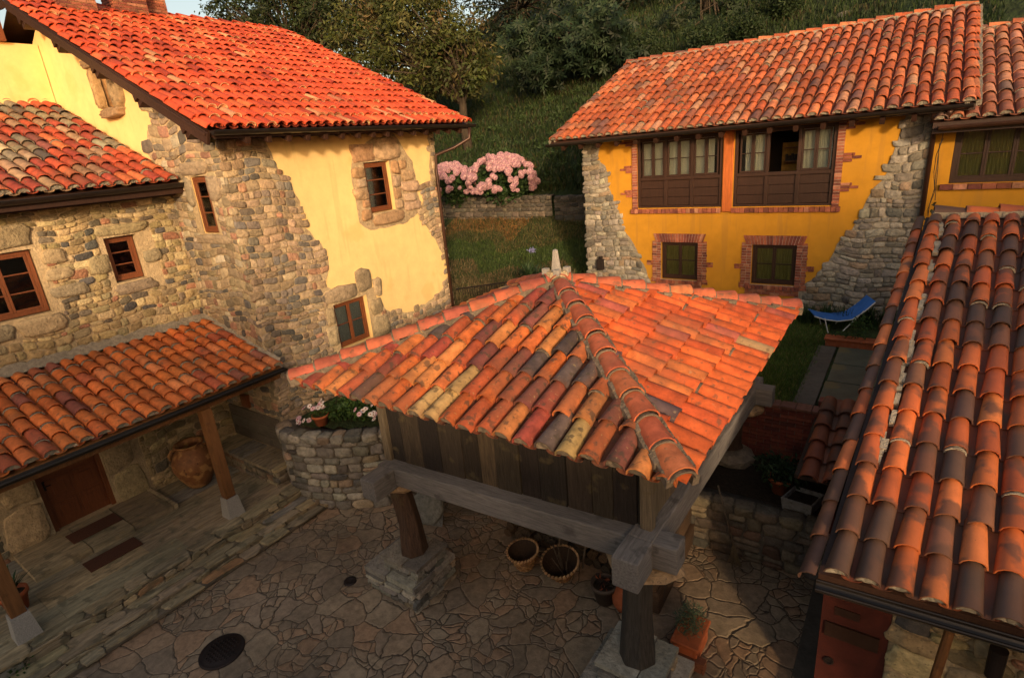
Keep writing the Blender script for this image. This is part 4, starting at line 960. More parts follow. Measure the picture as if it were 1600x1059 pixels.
for k in range(4): t = k*1.57+.6; fn.box(apex+V((.17*math.cos(t), .17*math.sin(t), .25)), (.05, 0, 0), (0, .05, 0), (0, 0, .05))
fn.build('finial_stone', MT['granite'], f, bevel=.01)
# body planks
bx0, bx1, by0, by1, bz0, bz1 = -6.36, -2.08, 5.16, 10.1, 2.50, 4.0
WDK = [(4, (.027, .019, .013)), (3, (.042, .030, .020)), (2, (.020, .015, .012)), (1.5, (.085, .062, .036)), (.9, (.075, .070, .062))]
def plank_side(P, a, b, nm):
    mb = MB(); u = a
    while u < b-.02:
        w = min(rnd(.26, .44), b-u); e = u+w
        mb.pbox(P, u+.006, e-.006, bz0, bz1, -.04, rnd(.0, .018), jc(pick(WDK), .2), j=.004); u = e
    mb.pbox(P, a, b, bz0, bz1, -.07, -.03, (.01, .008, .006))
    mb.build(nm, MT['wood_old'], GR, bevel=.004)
plank_side(PYM(by0), bx0, bx1, 'plank_wall'); WDK, WDK_ = [(3, (.13, .10, .06)), (2, (.09, .07, .045)), (1, (.18, .14, .085))], WDK; plank_side(PXP(bx1), by0, by1, 'plank_wall'); WDK = WDK_  # paler planks on the right side, sunlight put into their colour
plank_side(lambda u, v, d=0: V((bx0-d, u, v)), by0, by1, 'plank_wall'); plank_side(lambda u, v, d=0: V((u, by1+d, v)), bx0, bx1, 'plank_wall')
for (x, y) in ((bx0, by0), (bx1, by0), (bx0, by1), (bx1, by1)):
    cpz = MB(); cpz.abox((x-.07, y-.07, 2.49), (x+.07, y+.07, 4.0), (.13, .10, .065))
    cpz.build('corner_post', MT['wood_old'], GR, bevel=.01)
fl = MB(); fl.abox((bx0, by0, 2.40), (bx1, by1, 2.49), (.05, .04, .03)); fl.build('floor', MT['wood_old'], GR)
BC = (.17, .155, .145)
def qbeam(x0, x1, y0, y1, za0, zb0, za1, zb1, axis, m):
    b = MB()   # bottom/top height at the two ends: (za0, zb0) at the low end, (za1, zb1) at the far end
    if axis == 'x': vs = [(x, y, z) for (x, lo, hi) in ((x0, za0, zb0), (x1, za1, zb1)) for y in (y0, y1) for z in (lo, hi)]
    else: vs = [(x, y, z) for (y, lo, hi) in ((y0, za0, zb0), (y1, za1, zb1)) for x in (x0, x1) for z in (lo, hi)]
    b.add(vs, [(0, 1, 3, 2), (4, 6, 7, 5), (0, 4, 5, 1), (2, 3, 7, 6), (0, 2, 6, 4), (1, 5, 7, 3)], BC); b.build('sill_beam', MT[m], GR, bevel=.02)
qbeam(-6.44, -1.66, 4.93, 5.22, 2.19, 2.50, 2.40, 2.745, 'x', 'beam_x')
qbeam(-6.44, -1.66, 9.92, 10.2, 2.19, 2.50, 2.22, 2.55, 'x', 'beam_x')
for (xa, xb, za, zb) in ((-6.36, -6.06, 2.17, 2.515), (-2.24, -1.93, 2.37, 2.76)):
    qbeam(xa, xb, 4.50, 4.925, za, zb, za, zb, 'y', 'beam_y'); qbeam(xa+.004, xb-.004, 4.926, 10.55, za+.002, zb-.003, 2.19, 2.53, 'y', 'beam_y')
PEDS = [(-6.42, 5.22), (-2.24, 5.15), (-2.35, 10.0), (-6.35, 10.0)]
for i, (x, y) in enumerate(PEDS):
    zb = 0 if i < 2 else (1.0 if i == 2 else 0)
    p_ = MB(); xt = x+(.14 if i == 0 else 0)
    pts = [(xt+.02, y, .72 if zb == 0 else 1.2), (xt, y+.02, 1.3), (x+.04, y, 2.24 if i == 1 else 2.04)]
    p_.tube(pts, [.24, .20, .175], 7, (.075, .042, .026) if i != 1 else (.05, .042, .034), jit=.06); po = p_.build('post', MT['wood_old'], GR, bevel=.02)
    sl_ = MB(); sl_.lathe((x+.10, y-.0, 2.215 if i == 1 else 2.03), [(0, 0), (.36, .0), (.45, .05), (.43, .12), (.34, .15), (0, .15)], 9, (.30, .20, .11), sx=1.05, sy=.85, jit=.09); sl_.build('cap_stone', MT['stone'], po)
    pd = MB(); h = .5
    if zb == 0:
        pd.abox((x-.52, y-.42, -.02), (x+.52, y+.42, .44), (.10, .09, .07))
        for P, a, b in ((PYM(y-.44), x-.55, x+.55), (PXP(x+.54), y-.44, y+.46), (lambda u, v, d=0, X=x-.54: V((X-d, u, v)), y-.44, y+.46)):
            stones(pd, P, a, b, 0, .36, None, hr=(.09, .16), wr=(.2, .5), pal=GREY_PAL, warp=False, dd=.05)
        slab_edge(pd, x-.60, x+.60, y-.50, y+.0, .37, .47, (.4, .7), GREY_PAL, 'x'); slab_edge(pd, x-.60, x+.60, y+.0, y+.5, .37, .46, (.5, .8), GREY_PAL, 'x')
        pd.abox((xt-.36, y-.31, .45), (xt+.36, y+.31, .70), (.10, .09, .07))
        for P, a, b in ((PYM(y-.32), xt-.38, xt+.38), (PXP(xt+.37), y-.33, y+.33)): stones(pd, P, a, b, .46, .66, None, hr=(.09, .13), wr=(.2, .4), pal=GREY_PAL, warp=False, dd=.04)
        slab_edge(pd, xt-.43, xt+.43, y-.38, y+.38, .67, .74, (.4, .6), GREY_PAL, 'x')
    else:
        pd.lathe((x, y, .98), [(.42, 0), (.45, .12), (.33, .22), (0, .23)], 9, (.24, .19, .14), jit=.06)
    pd.build('pedestal', MT['stone'], GR, bevel=.012)

# ================================================================== NEAR OUTBUILDING (right edge)
NB = empty('outbuilding', (2.2, 9, 0), 'outbuilding nearest the camera with big smooth orange and brown roof tiles', 'outbuilding')
NPAL = [(4, (.42, .105, .030)), (3, (.34, .080, .026)), (2.6, (.16, .066, .036)), (2.2, (.085, .046, .032)), (1.5, (.48, .14, .042))]
aN = V((1, .05, 0)).normalized(); sN = V((.078, 1, .338)).normalized(); oN = V((-.36, 5.46, 2.60)); LN = 7.95
q = [oN, oN+aN*7, oN+aN*7+sN*LN, oN+sN*LN]; z_ = V((0, 0, .1))
dk = MB(); dk.add(q+[p-z_ for p in q], [(0, 1, 2, 3), (4, 7, 6, 5), (0, 4, 5, 1), (1, 5, 6, 2), (3, 7, 4, 0)]); rfN = dk.build('roof', MT['wood_dark'], NB)
MT['tile_near'] = mat('near roof tile', rough=.6, vscale=3.5, vamt=.22, bump=.25, bscale=45, bdist=.006, big=.1, spec=.4, spots=[(2.4, .51, (.10, .050, .032), .8), (30, .68, (.06, .035, .025), .7), (60, .72, (.5, .4, .3), .5)])
t_ = MB(); field(t_, oN-sN*.05+V((0, 0, .02)), aN, sN, .02, 6.9, .262, .50, lambda a: LN-.1, NPAL, r=.108, plugs=.13, jit=.012, over=1.16, cpal=DIRT_SHADE, flat=1.0)
nN = aN.cross(sN).normalized()
for k in range(16):
    tile(t_, oN+sN*(k*.5-.05)+aN*(-.075)-nN*.06, (aN*.75+nN*.66).normalized(), sN, (nN*.75-aN*.66).normalized(), .085, .10, .56, jc(pick(NPAL), .12), lift=.02)
mcol = (.36, .34, .30)
for k in range(46):
    pos = rnd(1.6, 7.6)
    t_.box(oN+sN*pos+aN*(.268+rnd(-.03, .03))+nN*rnd(.07, .11), sN*rnd(.04, .13), aN*rnd(.02, .045), nN*rnd(.02, .045), jc(mcol, .2), 1)
t_.build('roof_tiles', [MT['tile_near'], MT['mortar_grey']], rfN)
cp_ = MB(); caps(cp_, q[3]+V((.1, -.02, .06)), q[2]+V((0, 0, .06)), .13, .46, NPAL); cp_.build('ridge_tiles', [MT['tile_near'], MT['mortar_grey']], rfN)
gutter(MB(), oN-sN*.10+V((0, 0, -.04)), oN+aN*7-sN*.10+V((0, 0, -.04)), .07).build('gutter', MT['metal'], NB)
PN = PYM(6.15)
w_ = MB(); w_.pbox(PN, -.33, .34, -.05, 2.5, -.2, 0); w_.add([(-.33, 6.36, -.05), (.32, 12.6, -.05), (.32, 12.6, 4.85), (-.2, 6.36, 2.7)], [(0, 1, 2, 3)]); w_.build('wall', MT['red_wall'], NB)
w_ = MB(); w_.pbox(PN, -.28, .26, 1.22, 1.42, .002, .03); w_.pbox(PN, -.2, .05, 1.55, 1.66, .002, .012); w_.build('dark_recess', MT['wood_dark'], NB)  # raised dark strips in place of a recess, its shade put into the colour
v_ = MB(); v_.lathe((0, 0, 0), [(.055, 0), (.055, .02), (.035, .02), (.03, .006), (0, .006)], 20)
ov = v_.build('vent', MT['iron'], NB); ov.data.transform(Matrix.Translation(PN(-.20, .84, .003)) @ Matrix.Rotation(math.pi/2, 4, 'X'))
w_ = MB(); w_.pbox(PN, .345, 7, -.05, 2.5, -.2, -.02, (.20, .15, .09)); w_.build('stone_wall', MT['mortar'], NB)
w_ = MB(); stones(w_, PN, .36, 5, 0, 2.45, None, hr=(.16, .38), wr=(.25, .6), pal=GOLD, d=-.02, dd=.05, seed=9); w_.build('stonework', MT['stone'], NB, True)
w_ = MB(); w_.tube([(.62, 5.55, 0), (.80, 5.75, 2.5)], [.045, .045], 10, (.1, .05, .03)); w_.build('post', MT['wood_post'], NB)
w_ = MB(); w_.lathe((1.2, 5.95, 1.62), [(0, 0), (.07, 0), (.075, .35), (0, .36)], 18); w_.build('outdoor_lamp', MT['iron'], NB)
kb = MB(); kb.abox((-.60, 3.2, -.02), (-.34, 8.45, .05)); tag(kb.build('kerb', MT['concrete'], None, bevel=.01), 'narrow concrete kerb strip along the red wall of the outbuilding', 'kerb')

# ================================================================== UNSEEN HOUSES ADDED BEHIND THE CAMERA (placed and sized to shade the yard)
PA = V((-SUN_AZ.y, SUN_AZ.x, 0))
def shade_house(p0, p1, s0, s1, he, hr_, label, name='added_shade_house'):
    L_ = lambda p, s_, z: PA*p+SUN_AZ*s_+V((0, 0, z))
    o = empty(name, L_((p0+p1)/2, (s0+s1)/2, 0), label, 'house')
    w = MB(); pm = (s0+s1)/2
    ring = [(p0, s0), (p1, s0), (p1, s1), (p0, s1)]
    for i_ in range(4):
        a, b = ring[i_], ring[(i_+1) % 4]
        if i_ % 2 == 0: w.add([L_(*a, -.1), L_(*b, -.1), L_(*b, he), L_(*a, he)], [(0, 1, 2, 3)])
        else: w.add([L_(*a, -.1), L_(*b, -.1), L_(*b, he), L_((a[0]), pm, hr_), L_(*a, he)], [(0, 1, 2, 3, 4)])
    w.build('wall', MT['mortar_grey'], o)
    r = MB(); e = .25
    for (sa, za, sb, zb) in ((s0-e, he-.1, pm, hr_), (s1+e, he-.1, pm, hr_)):
        r.add([L_(p0-e, sa, za), L_(p1+e, sa, za), L_(p1+e, sb, zb+.1), L_(p0-e, sb, zb+.1)], [(0, 1, 2, 3)])
    r.build('roof', MT['terra'], o)
    for k in range(int((p1-p0)/2.2)):
        pc_ = p0+1.2+k*2.2; d_m = MB()
        d_m.add([L_(pc_-.4, s0-.02, 1.4), L_(pc_+.4, s0-.02, 1.4), L_(pc_+.4, s0-.02, 2.6), L_(pc_-.4, s0-.02, 2.6)], [(0, 1, 2, 3)]); d_m.build('window', MT['wood_dark'], o)
    return o
shade_house(-4.4, 2.85, 1.9, 7.5, 4.9, 6.0, 'low house directly behind the camera, unseen, added to shade the courtyard')
shade_house(3.95, 8.0, 2.2, 6.5, 3.6, 4.6, 'small low house behind the camera to the right, unseen, added to edge the sunlit gap')
shade_house(-15, -3.6, 6.2, 12, 8.6, 9.6, 'tall house behind the camera to the left, unseen, added to shade the porch and wing')
shade_house(6.3, 24, 14, 20, 11.3, 12.8, 'tall distant house behind the camera to the right, unseen, added to shade the lower ochre wall')

# ================================================================== COURTYARD WALLS
def polyP(pts, out=0):
    L = [0]; 
    for a, b in zip(pts, pts[1:]): L.append(L[-1]+math.hypot(b[0]-a[0], b[1]-a[1]))
    def P(u, v, d=0):
        u = max(0, min(L[-1]-1e-6, u))
        for i in range(len(pts)-1):
            if u <= L[i+1]:
                t = (u-L[i])/(L[i+1]-L[i]); a, b = V(pts[i]+(0,)), V(pts[i+1]+(0,)); p = a.lerp(b, t)
                def nn(k):
                    k = max(0, min(len(pts)-2, k)); e = V(pts[k+1]+(0,))-V(pts[k]+(0,)); e.normalize(); return V((e.y, -e.x, 0))
                n = (nn(i-1)+nn(i)).normalized().lerp((nn(i)+nn(i+1)).normalized(), t).normalized()
                return V((p.x+n.x*d, p.y+n.y*d, v))
    return P, L[-1]
def curved_wall(pts, z0, z1, name, label, pal, hr=(.13, .25), wr=(.18, .46), thick=.38, seed=0, dd=.045, topstones=True, m='stone', mort=(.12, .10, .075)):
    P, L = polyP(pts); mb = MB(); n = max(2, int(L/.12))
    for i in range(n):
        a, b = L*i/n, L*(i+1)/n
        mb.add([P(a, z0, 0), P(b, z0, 0), P(b, z1-.02, 0), P(a, z1-.02, 0), P(a, z1-.02, -thick), P(b, z1-.02, -thick), P(a, z0, -thick), P(b, z0, -thick)], [(0, 1, 2, 3), (3, 2, 5, 4), (4, 5, 7, 6)], mort)
    stones(mb, P, 0, L, z0, z1-.12, None, hr=hr, wr=wr, pal=pal, dd=dd, seed=seed, warp=False, g=.008)
    u = 0
    while u < L and topstones:
        w = rnd(.25, .42); e = min(L, u+w)
        if e-u > .1:
            one_stone(mb, P, u, e, z1-.17, z1+rnd(.0, .04), 0, .07, jc(pick(pal), .2), .008, 0, False)
            T = lambda a, b, d=0: P(a, z1-.03+d, -b)
            one_stone(mb, T, u, e, -.05, thick*rnd(.55, .9), 0, .05, jc(pick(pal), .2), .008, 0, False)
        u = e
    o = mb.build(name, MT[m], None, True); tag(o, label, 'wall'); return o
arc = [(-10.95, 5.95), (-10.45, 5.72), (-9.95, 5.80), (-9.3, 6.05), (-8.65, 6.50), (-8.1, 7.05), (-7.6, 7.75)]
curved_wall(arc, 0, 1.72, 'curved_wall', 'curved grey stone planter wall with flowers on top, left of the granary', GREY_PAL, seed=2)
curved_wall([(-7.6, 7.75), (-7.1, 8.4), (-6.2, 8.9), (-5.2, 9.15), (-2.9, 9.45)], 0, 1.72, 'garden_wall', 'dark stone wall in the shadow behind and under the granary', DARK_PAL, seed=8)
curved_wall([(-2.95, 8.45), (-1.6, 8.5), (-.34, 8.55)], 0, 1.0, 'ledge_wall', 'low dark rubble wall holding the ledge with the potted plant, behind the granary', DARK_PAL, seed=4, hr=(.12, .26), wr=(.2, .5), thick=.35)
lg = MB(); lg.abox((-2.9, 8.8, .5), (-.34, 10.33, .97)); tag(lg.build('ledge', MT['soil']), kind='structure')
bw = MB(); bricks(bw, PYM(10.34), -2.6, -.40, .97, 2.04, .26, .075, 0, .03, pal=[(3, (.16, .04, .028)), (2, (.20, .055, .035)), (1, (.11, .035, .028))]); bw.pbox(PYM(10.34), -2.6, -.4, .97, 2.06, -.2, .012, (.16, .12, .09))
bricks(bw, PYM(10.34), -2.62, -.38, 2.06, 2.11, .26, .06, -.22, .05, pal=[(1, (.17, .075, .05))]); bw.pbox(PYM(10.34), -3.4, -2.6, .5, 2.0, -.2, .0, (.10, .075, .05))
tag(bw.build('brick_wall', MT['brick']), 'dark red brick wall below the lawn, behind the right side of the granary', 'wall')
# small tiled coping
tc_ = MB(); ac = V((1, 0, 0)); sc_ = V((-.02, 1, .13)).normalized()
for k in range(2):
    for j in range(5): tile(tc_, V((-.80+k*.31, 8.12+j*.46, 2.0+j*.06)), ac, sc_, V((0, -.13, 1)).normalized(), .105, .135, .52, jc((.22, .065, .03), .15), lift=.03, th=.018)
for j in range(5):
    tile(tc_, V((-.645, 8.14+j*.46, 2.04+j*.06)), ac, sc_, V((0, -.13, 1)).normalized(), .12, .10, .52, jc((.22, .07, .03), .15), inv=True, flat=.5)
co = tc_.build('tile_roof', MT['tile_near'], None); tag(co, 'narrow canopy of two rows of orange tiles over the brick wall', 'canopy')
cs = MB(); cs.abox((-1.0, 8.25, 1.93), (-.42, 10.3, 2.0), (.06, .04, .03)); cs.build('board', MT['wood_old'], co, bevel=.01)
cs = MB(); cs.abox((-.56, 8.4, .97), (-.42, 8.54, 1.93)); cs.build('pillar', MT['red_wall'], co, bevel=.01)

# ================================================================== PLANTS
G1, G2, G3 = (.045, .085, .018), (.030, .060, .014), (.075, .105, .025)
def leafcloud(mb, c, r, n, size, pal, up=.3, shell=.0, aspect=.45):
    c = V(c)
    for _ in range(n):
        while True:
            q = V((rnd(-1, 1), rnd(-1, 1), rnd(-1, 1)))
            if shell < q.length < 1: break
        p = c+V((q.x*r[0], q.y*r[1], q.z*r[2]))
        a = V((rnd(-1, 1), rnd(-1, 1), rnd(-1, 1)+up)).normalized(); b = a.cross(V((rnd(-1, 1), rnd(-1, 1), rnd(-1, 1)))).normalized()
        L = size*rnd(.6, 1.3); w = L*aspect; nrm = a.cross(b)*L*.12
        mb.add([p, p+a*L*.5+b*w*.5+nrm, p+a*L, p+a*L*.5-b*w*.5+nrm], [(0, 1, 2, 3)], jc(pick(pal), .25))
def strap(mb, c, n, L, w, pal, spread=.6, arch=.5):
    c = V(c)
    for _ in range(n):
        t = rnd(0, 6.28); d = V((math.cos(t), math.sin(t), 0)); l = L*rnd(.6, 1.1); sp_ = spread*rnd(.3, 1.1); side = V((-d.y, d.x, 0))*w*.5; pts = []
        for k in range(5):
            q = k/4; pts.append(c+d*(l*sp_*q)+V((0, 0, l*(q-arch*sp_*q*q)))+side*0)
        vs = []
        for k, p in enumerate(pts):
            ww = (1-(k/4)**2)*.9+.1; vs += [p-side*ww, p+side*ww]
        mb.add(vs, [(2*k, 2*k+1, 2*k+3, 2*k+2) for k in range(4)], jc(pick(pal), .2))
def pot(name, c, r, h, label, cat='flowerpot', m='terra', group=None):
    e = MB(); e.lathe(c, [(0, 0), (r*.68, 0), (r*.95, h*.8), (r*1.08, h*.8), (r*1.08, h), (r*.95, h), (r*.88, h*.82), (0, h*.8)], 22)
    o = e.build(name, MT[m], None, True); tag(o, label, cat, group)
    s_ = MB(); s_.lathe(V(c)+V((0, 0, h*.83)), [(r*.88, 0), (0, .01)], 14); s_.build('soil', MT['soil'], o)
    return o
# agave-like plant at the left edge
q = PX(22, 905, 'z', .6); pc = V((-11.55, 1.12, .40)); o = pot('flowerpot', pc, .20, .36, 'round terracotta pot with a dark strap-leaved plant at the left edge of the terrace')
m_ = MB(); strap(m_, pc+V((0, 0, .32)), 46, .52, .055, [(1, (.020, .045, .016)), (1, (.03, .06, .02)), (.3, (.10, .13, .05))], .75); m_.build('plant', MT['leaf'], o)
# ground cover bottom left
m_ = MB()
for _ in range(16): leafcloud(m_, (rnd(-11.2, -10.2), rnd(-.3, .85), rnd(.05, .25)), (.28, .28, .16), 260, .055, [(2, (.040, .085, .016)), (1, (.025, .055, .012))], .8, aspect=.8)
tag(m_.build('ground_cover', MT['leaf']), kind='stuff')
# flowers on the curved wall
pc = PX(503, 662, 'z', 1.74); pc.z = 1.73
o = pot('flowerpot', pc, .17, .24, 'small terracotta pot with white daisies standing on the curved wall')
def daisies(parent, c, spread, n, hgt, pal=((.75, .68, .66), (.62, .40, .46))):
    st_ = MB(); 
    for k in range(n):
        t = rnd(0, 6.28); r = spread*math.sqrt(random.random()); p = V(c)+V((r*math.cos(t), r*math.sin(t), 0)); e = p+V((rnd(-.06, .06), rnd(-.1, .02), hgt*rnd(.6, 1.1)))
        st_.tube([p, (p+e)/2+V((rnd(-.02, .02), 0, 0)), e], [.004]*3, 4, (.06, .10, .03))
        fl_ = MB(); col = random.choice(pal); nn_ = V((rnd(-.4, .6), rnd(-.9, -.1), .8)).normalized(); a = nn_.orthogonal().normalized(); b = nn_.cross(a)
        for i in range(12):
            t = 2*math.pi*i/12; d = a*math.cos(t)+b*math.sin(t); w = nn_.cross(d)*.014; fl_.add([e, e+d*.035-w, e+d*.062, e+d*.035+w], [(0, 1, 2, 3)], jc(col, .1))
        fl_.box(e+nn_*.004, a*.011, b*.011, nn_*.006, (.35, .10, .02)); fl_.build('flower', MT['petal'], parent)
    st_.build('stems', MT['leaf'], parent)
m_ = MB(); leafcloud(m_, pc+V((0, 0, .34)), (.22, .22, .14), 260, .06, [(1, G1), (1, G2)]); m_.build('foliage', MT['leaf'], o); daisies(o, pc+V((0, 0, .3)), .2, 12, .22)
bed = MB()
for i in range(9):
    t = i/8; leafcloud(bed, (-9.75+t*1.7, 6.75+t*1.25, 1.92+.08*math.sin(i*2)), (.33, .3, .25), 420, .085, [(2, (.030, .065, .016)), (1, G1), (.5, (.018, .04, .012))], .5, aspect=.8)
ob = empty('geranium_hedge', (-8.9, 7.2, 1.7), 'low bushy leafy bed with scattered white flowers on top of the curved wall', 'plants'); bed.build('foliage', MT['leaf'], ob)
daisies(ob, (-9.0, 6.75, 1.95), .28, 7, .16); daisies(ob, (-8.55, 6.9, 1.9), .28, 7, .16); daisies(ob, (-10.3, 6.2, 1.72), .2, 7, .16)
# leaning slab beside the granary's front left foot
sb = MB(); PB = lambda u, v, d=0: V((-7.62, 6.38, 0))+V((.92, .30, 0))*u+V((-.12, .42, .9))*v+V((.3, -.9, .30))*d
one_stone(sb, PB, 0, .72, .0, .66, 0, .09, (.19, .18, .15), 0, 0, False, 12); sb.add([PB(0, 0, 0), PB(.72, 0, 0), PB(.72, .6, -.02), PB(.1, .6, -.02)], [(0, 1, 2, 3)], (.15, .14, .12))
tag(sb.build('stone_slab', MT['stone'], None, True), "upright grey stone slab leaning behind the granary's front left post", 'stone')

# covers and drains
c = PX(347, 1017, 'z', .0); mc = MB(); mc.lathe((c.x, c.y, .012), [(0, .012), (.27, .012), (.275, .006), (.31, .012), (.33, .008), (.335, -.02)], 40)
for i in range(-4, 5):
    for j in range(-4, 5):
        if i*i+j*j < 18: mc.box((c.x+i*.055, c.y+j*.055, .028), (.015, 0, 0), (0, .015, 0), (0, 0, .004))
o = mc.build('manhole_cover', MT['iron'], None, True); tag(o, 'round iron manhole cover in the paving', 'manhole cover')
c = PX(547, 908, 'z', 0); mc = MB(); mc.lathe((c.x, c.y, .01), [(0, .004), (.07, .004), (.075, .01), (.11, .01), (.115, -.02)], 24); tag(mc.build('drain_cover', MT['iron'], None, True), 'small round drain in the paving near the front left foot of the granary', 'drain')

# ================================================================== THINGS UNDER THE GRANARY
# heavy old trunk baulk lying along the right side
q = MB(); a_, b_ = V((-2.62, 6.55, .32)), V((-2.72, 9.6, .35))
for (w, h, dz, dx, c) in ((.30, .40, -.10, 0, (.07, .04, .022)), (.26, .34, .27, -.03, (.085, .05, .028)), (.24, .28, .56, -.02, (.06, .038, .024))):
    bm2 = MB(); bm2.beam(a_+V((dx, 0, dz)), b_+V((dx, 0, dz)), w, h, col=c); bo = bm2.build('timber_baulk', MT['beam_y'], None, bevel=.04)
    tag(bo, {-.10: 'thick dark old timber baulk, lowest of the stacked three right of the granary', .27: 'middle one of the three stacked old timber baulks', .56: 'topmost thin old timber baulk of the stack under the granary'}[dz], 'timber', 'old timber baulks stacked under the granary')
# firewood
LOGP = [(2, (.10, .062, .034)), (2, (.07, .045, .026)), (1, (.16, .10, .05))]
fw_i = 0; proto = None
for row in range(7):
    for k in range(15-(row % 2)):
        x = -5.62+k*.185+(row % 2)*.09+rnd(-.02, .02); z = .10+row*.155
        if row > 4 and random.random() < .3: continue
        if proto is None or fw_i % 6 == 0:
            m_ = MB(); m_.tube([(0, -.45, 0), (0, .1, rnd(-.01, .01)), (0, .5, 0)], [.085, .09, .08], 8, pick(LOGP), jit=.1)
            o = m_.build('firewood_log', MT['bark' if fw_i % 12 else 'wood_old'], None, keep=True); proto = o
        else: o = proto.copy(); COL.objects.link(o)
        o.location = (x, 7.45+rnd(-.05, .05), z); o.rotation_euler = (rnd(-.05, .05), rnd(0, 6), rnd(-.08, .08))
        tag(o, 'split firewood log in the dark stack under the granary', 'log', 'firewood logs stacked under the granary'); fw_i += 1
def basket(c, r, h, tilt, label, cone=False, rim=(.42, .25, .12)):
    WP = [(2, (.34, .19, .075)), (2, (.26, .13, .05)), (1, (.18, .085, .035))]
    mb = MB(); nv = 7; ns = 26
    def rad(t): return r*(.55+.45*t) if not cone else r*(.22+.78*t**.7)
    for i in range(nv):
        for k in range(ns):
            t0, t1 = i/nv, (i+1)/nv; a0, a1 = 2*math.pi*k/ns, 2*math.pi*(k+1)/ns; am = (a0+a1)/2; bul = .012 if (i+k) % 2 else -.006
            def p(t, a, o=0): rr = rad(t)+o; return V((rr*math.cos(a), rr*math.sin(a), h*t))
            mb.add([p(t0+.01, a0, 0), p(t0+.01, a1, 0), p(t1-.005, a1, 0), p(t1-.005, a0, 0), p((t0+t1)/2, am, bul*1.6)], [(0, 1, 4), (1, 2, 4), (2, 3, 4), (3, 0, 4)], jc(pick(WP), .2))
    mb.lathe((0, 0, 0), [(rad(0)*.95, .01), (0, .01)], ns, (.12, .06, .03)); mb.lathe((0, 0, 0), [(rad(0)*.9, .02), (rad(.5)*.94, h*.5), (rad(1)*.95, h)], ns, (.05, .028, .015))
    o = mb.build('basket', MT['wicker'], None, keep=True)
    rm = MB()
    for k in range(30):
        a = 2*math.pi*k/30; p0 = V((r*math.cos(a), r*math.sin(a), h)); t = V((-math.sin(a), math.cos(a), .5)); rm.box(p0, t*.022, V((math.cos(a), math.sin(a), 0))*.016, V((0, 0, .014)), jc(rim, .25))
    ro = rm.build('rim', MT['wicker'], o)
    o.location = c; o.rotation_euler = tilt; tag(o, label, 'basket'); return o
basket(PX(812, 893, 'z', .02)+V((-.0, .18, 0)), .27, .36, (.12, 0, 0), 'open round wicker basket under the granary, left of the cone-shaped one')
ob = basket(PX(873, 912, 'z', .02)+V((0, .16, 0)), .31, .46, (.25, .05, 0), 'cone-shaped wicker basket with pale rim holding sticks, under the granary', cone=True)
for k in range(6):
    m_ = MB(); p = V((rnd(-.1, .1), rnd(-.1, .1), .12)); m_.tube([p, p+V((rnd(-.2, .2), rnd(-.1, .15), .5))], [.012, .009], 6, (.12, .08, .05)); so_ = m_.build('stick', MT['wood_old'], ob)
    so_.matrix_parent_inverse = Matrix.Identity(4)
for ch in bpy.data.objects:
    if ch.parent and ch.parent.name.startswith('basket'): ch.matrix_parent_inverse = Matrix.Identity(4)
o = basket((-5.05, 7.25, .02), .26, .2, (.1, 0, 0), 'shallow dark basket at the left end of the firewood, in shadow', rim=(.10, .06, .03))
for ch in bpy.data.objects:
    if ch.parent == o: ch.matrix_parent_inverse = Matrix.Identity(4)
for k, (x, y, l, lb) in enumerate(((-4.30, 6.62, 1.7, 'long wooden tool handle leaning in the dark behind the cone-shaped basket'), (-3.82, 6.62, 1.6, 'thin grey tool handle leaning at the right of the cone-shaped basket'))):
    m_ = MB(); m_.tube([(x, y, .3), (x+.03, y+.45, l)], [.018, .014], 8, (.17, .12, .08)); tag(m_.build('tool_handle', MT['wood_old'], None, True), lb, 'tool')
pc = PX(938, 945, 'z', .0)+V((.02, .12, .01)); o = pot('bucket', pc, .20, .36, 'grey-brown pot with dark scraps inside, between the baskets and the granary post', 'pot', 'bucket')
m_ = MB(); leafcloud(m_, pc+V((0, 0, .34)), (.13, .13, .04), 60, .1, [(1, (.03, .02, .015)), (.4, (.25, .07, .03))]); m_.build('scraps', MT['leaf'], o)
pc = PX(968, 955, 'z', .0)+V((.03, .1, .01)); e = MB(); e.lathe(pc, [(0, 0), (.12, 0), (.175, .12), (.18, .24), (.12, .36), (.085, .42), (.11, .46), (.10, .46), (.07, .42), (0, .38)], 22); tag(e.build('clay_jug', MT['terra'], None, True), 'small rounded terracotta jug tucked behind the front right granary post', 'jug')
pb = MB(); pb.abox((-2.05, 5.95, .01), (-1.72, 6.5, .34)); pb.abox((-2.08, 5.92, .30), (-1.69, 6.53, .36)); o = pb.build('planter_box', MT['terra'], None, bevel=.015); tag(o, 'terracotta planter box with a small needle-leaved shrub beside the front right post', 'planter')
m_ = MB(); leafcloud(m_, (-1.9, 6.22, .52), (.20, .24, .24), 900, .07, [(2, (.035, .065, .04)), (1, (.06, .09, .05))], .6, aspect=.15); m_.build('shrub', MT['leaf'], o)
bk_ = MB(); bricks(bk_, PYM(5.9), -2.1, -1.6, .0, .18, .24, .09, -.12, 0, pal=[(1, (.17, .06, .03))]); tag(bk_.build('loose_bricks', MT['brick']), 'loose orange bricks on the paving in front of the planter box', 'bricks')
br = MB(); br.tube([(-2.15, 8.42, 1.35), (-1.82, 8.28, .35)], [.014, .016], 8, (.16, .12, .08)); o = br.build('broom', MT['wood_old'], None, True); tag(o, 'straw broom standing with its head on the ground against the rubble wall', 'broom')
bh = MB()
for k in range(60):
    t = rnd(-1, 1); bh.tube([(-1.82+rnd(-.02, .02), 8.28, .38), (-1.78+t*.12, 8.24+rnd(-.04, .04), .02)], [.005, .004], 4, jc((.14, .10, .055), .3))
bh.build('bristles', MT['wicker'], o)
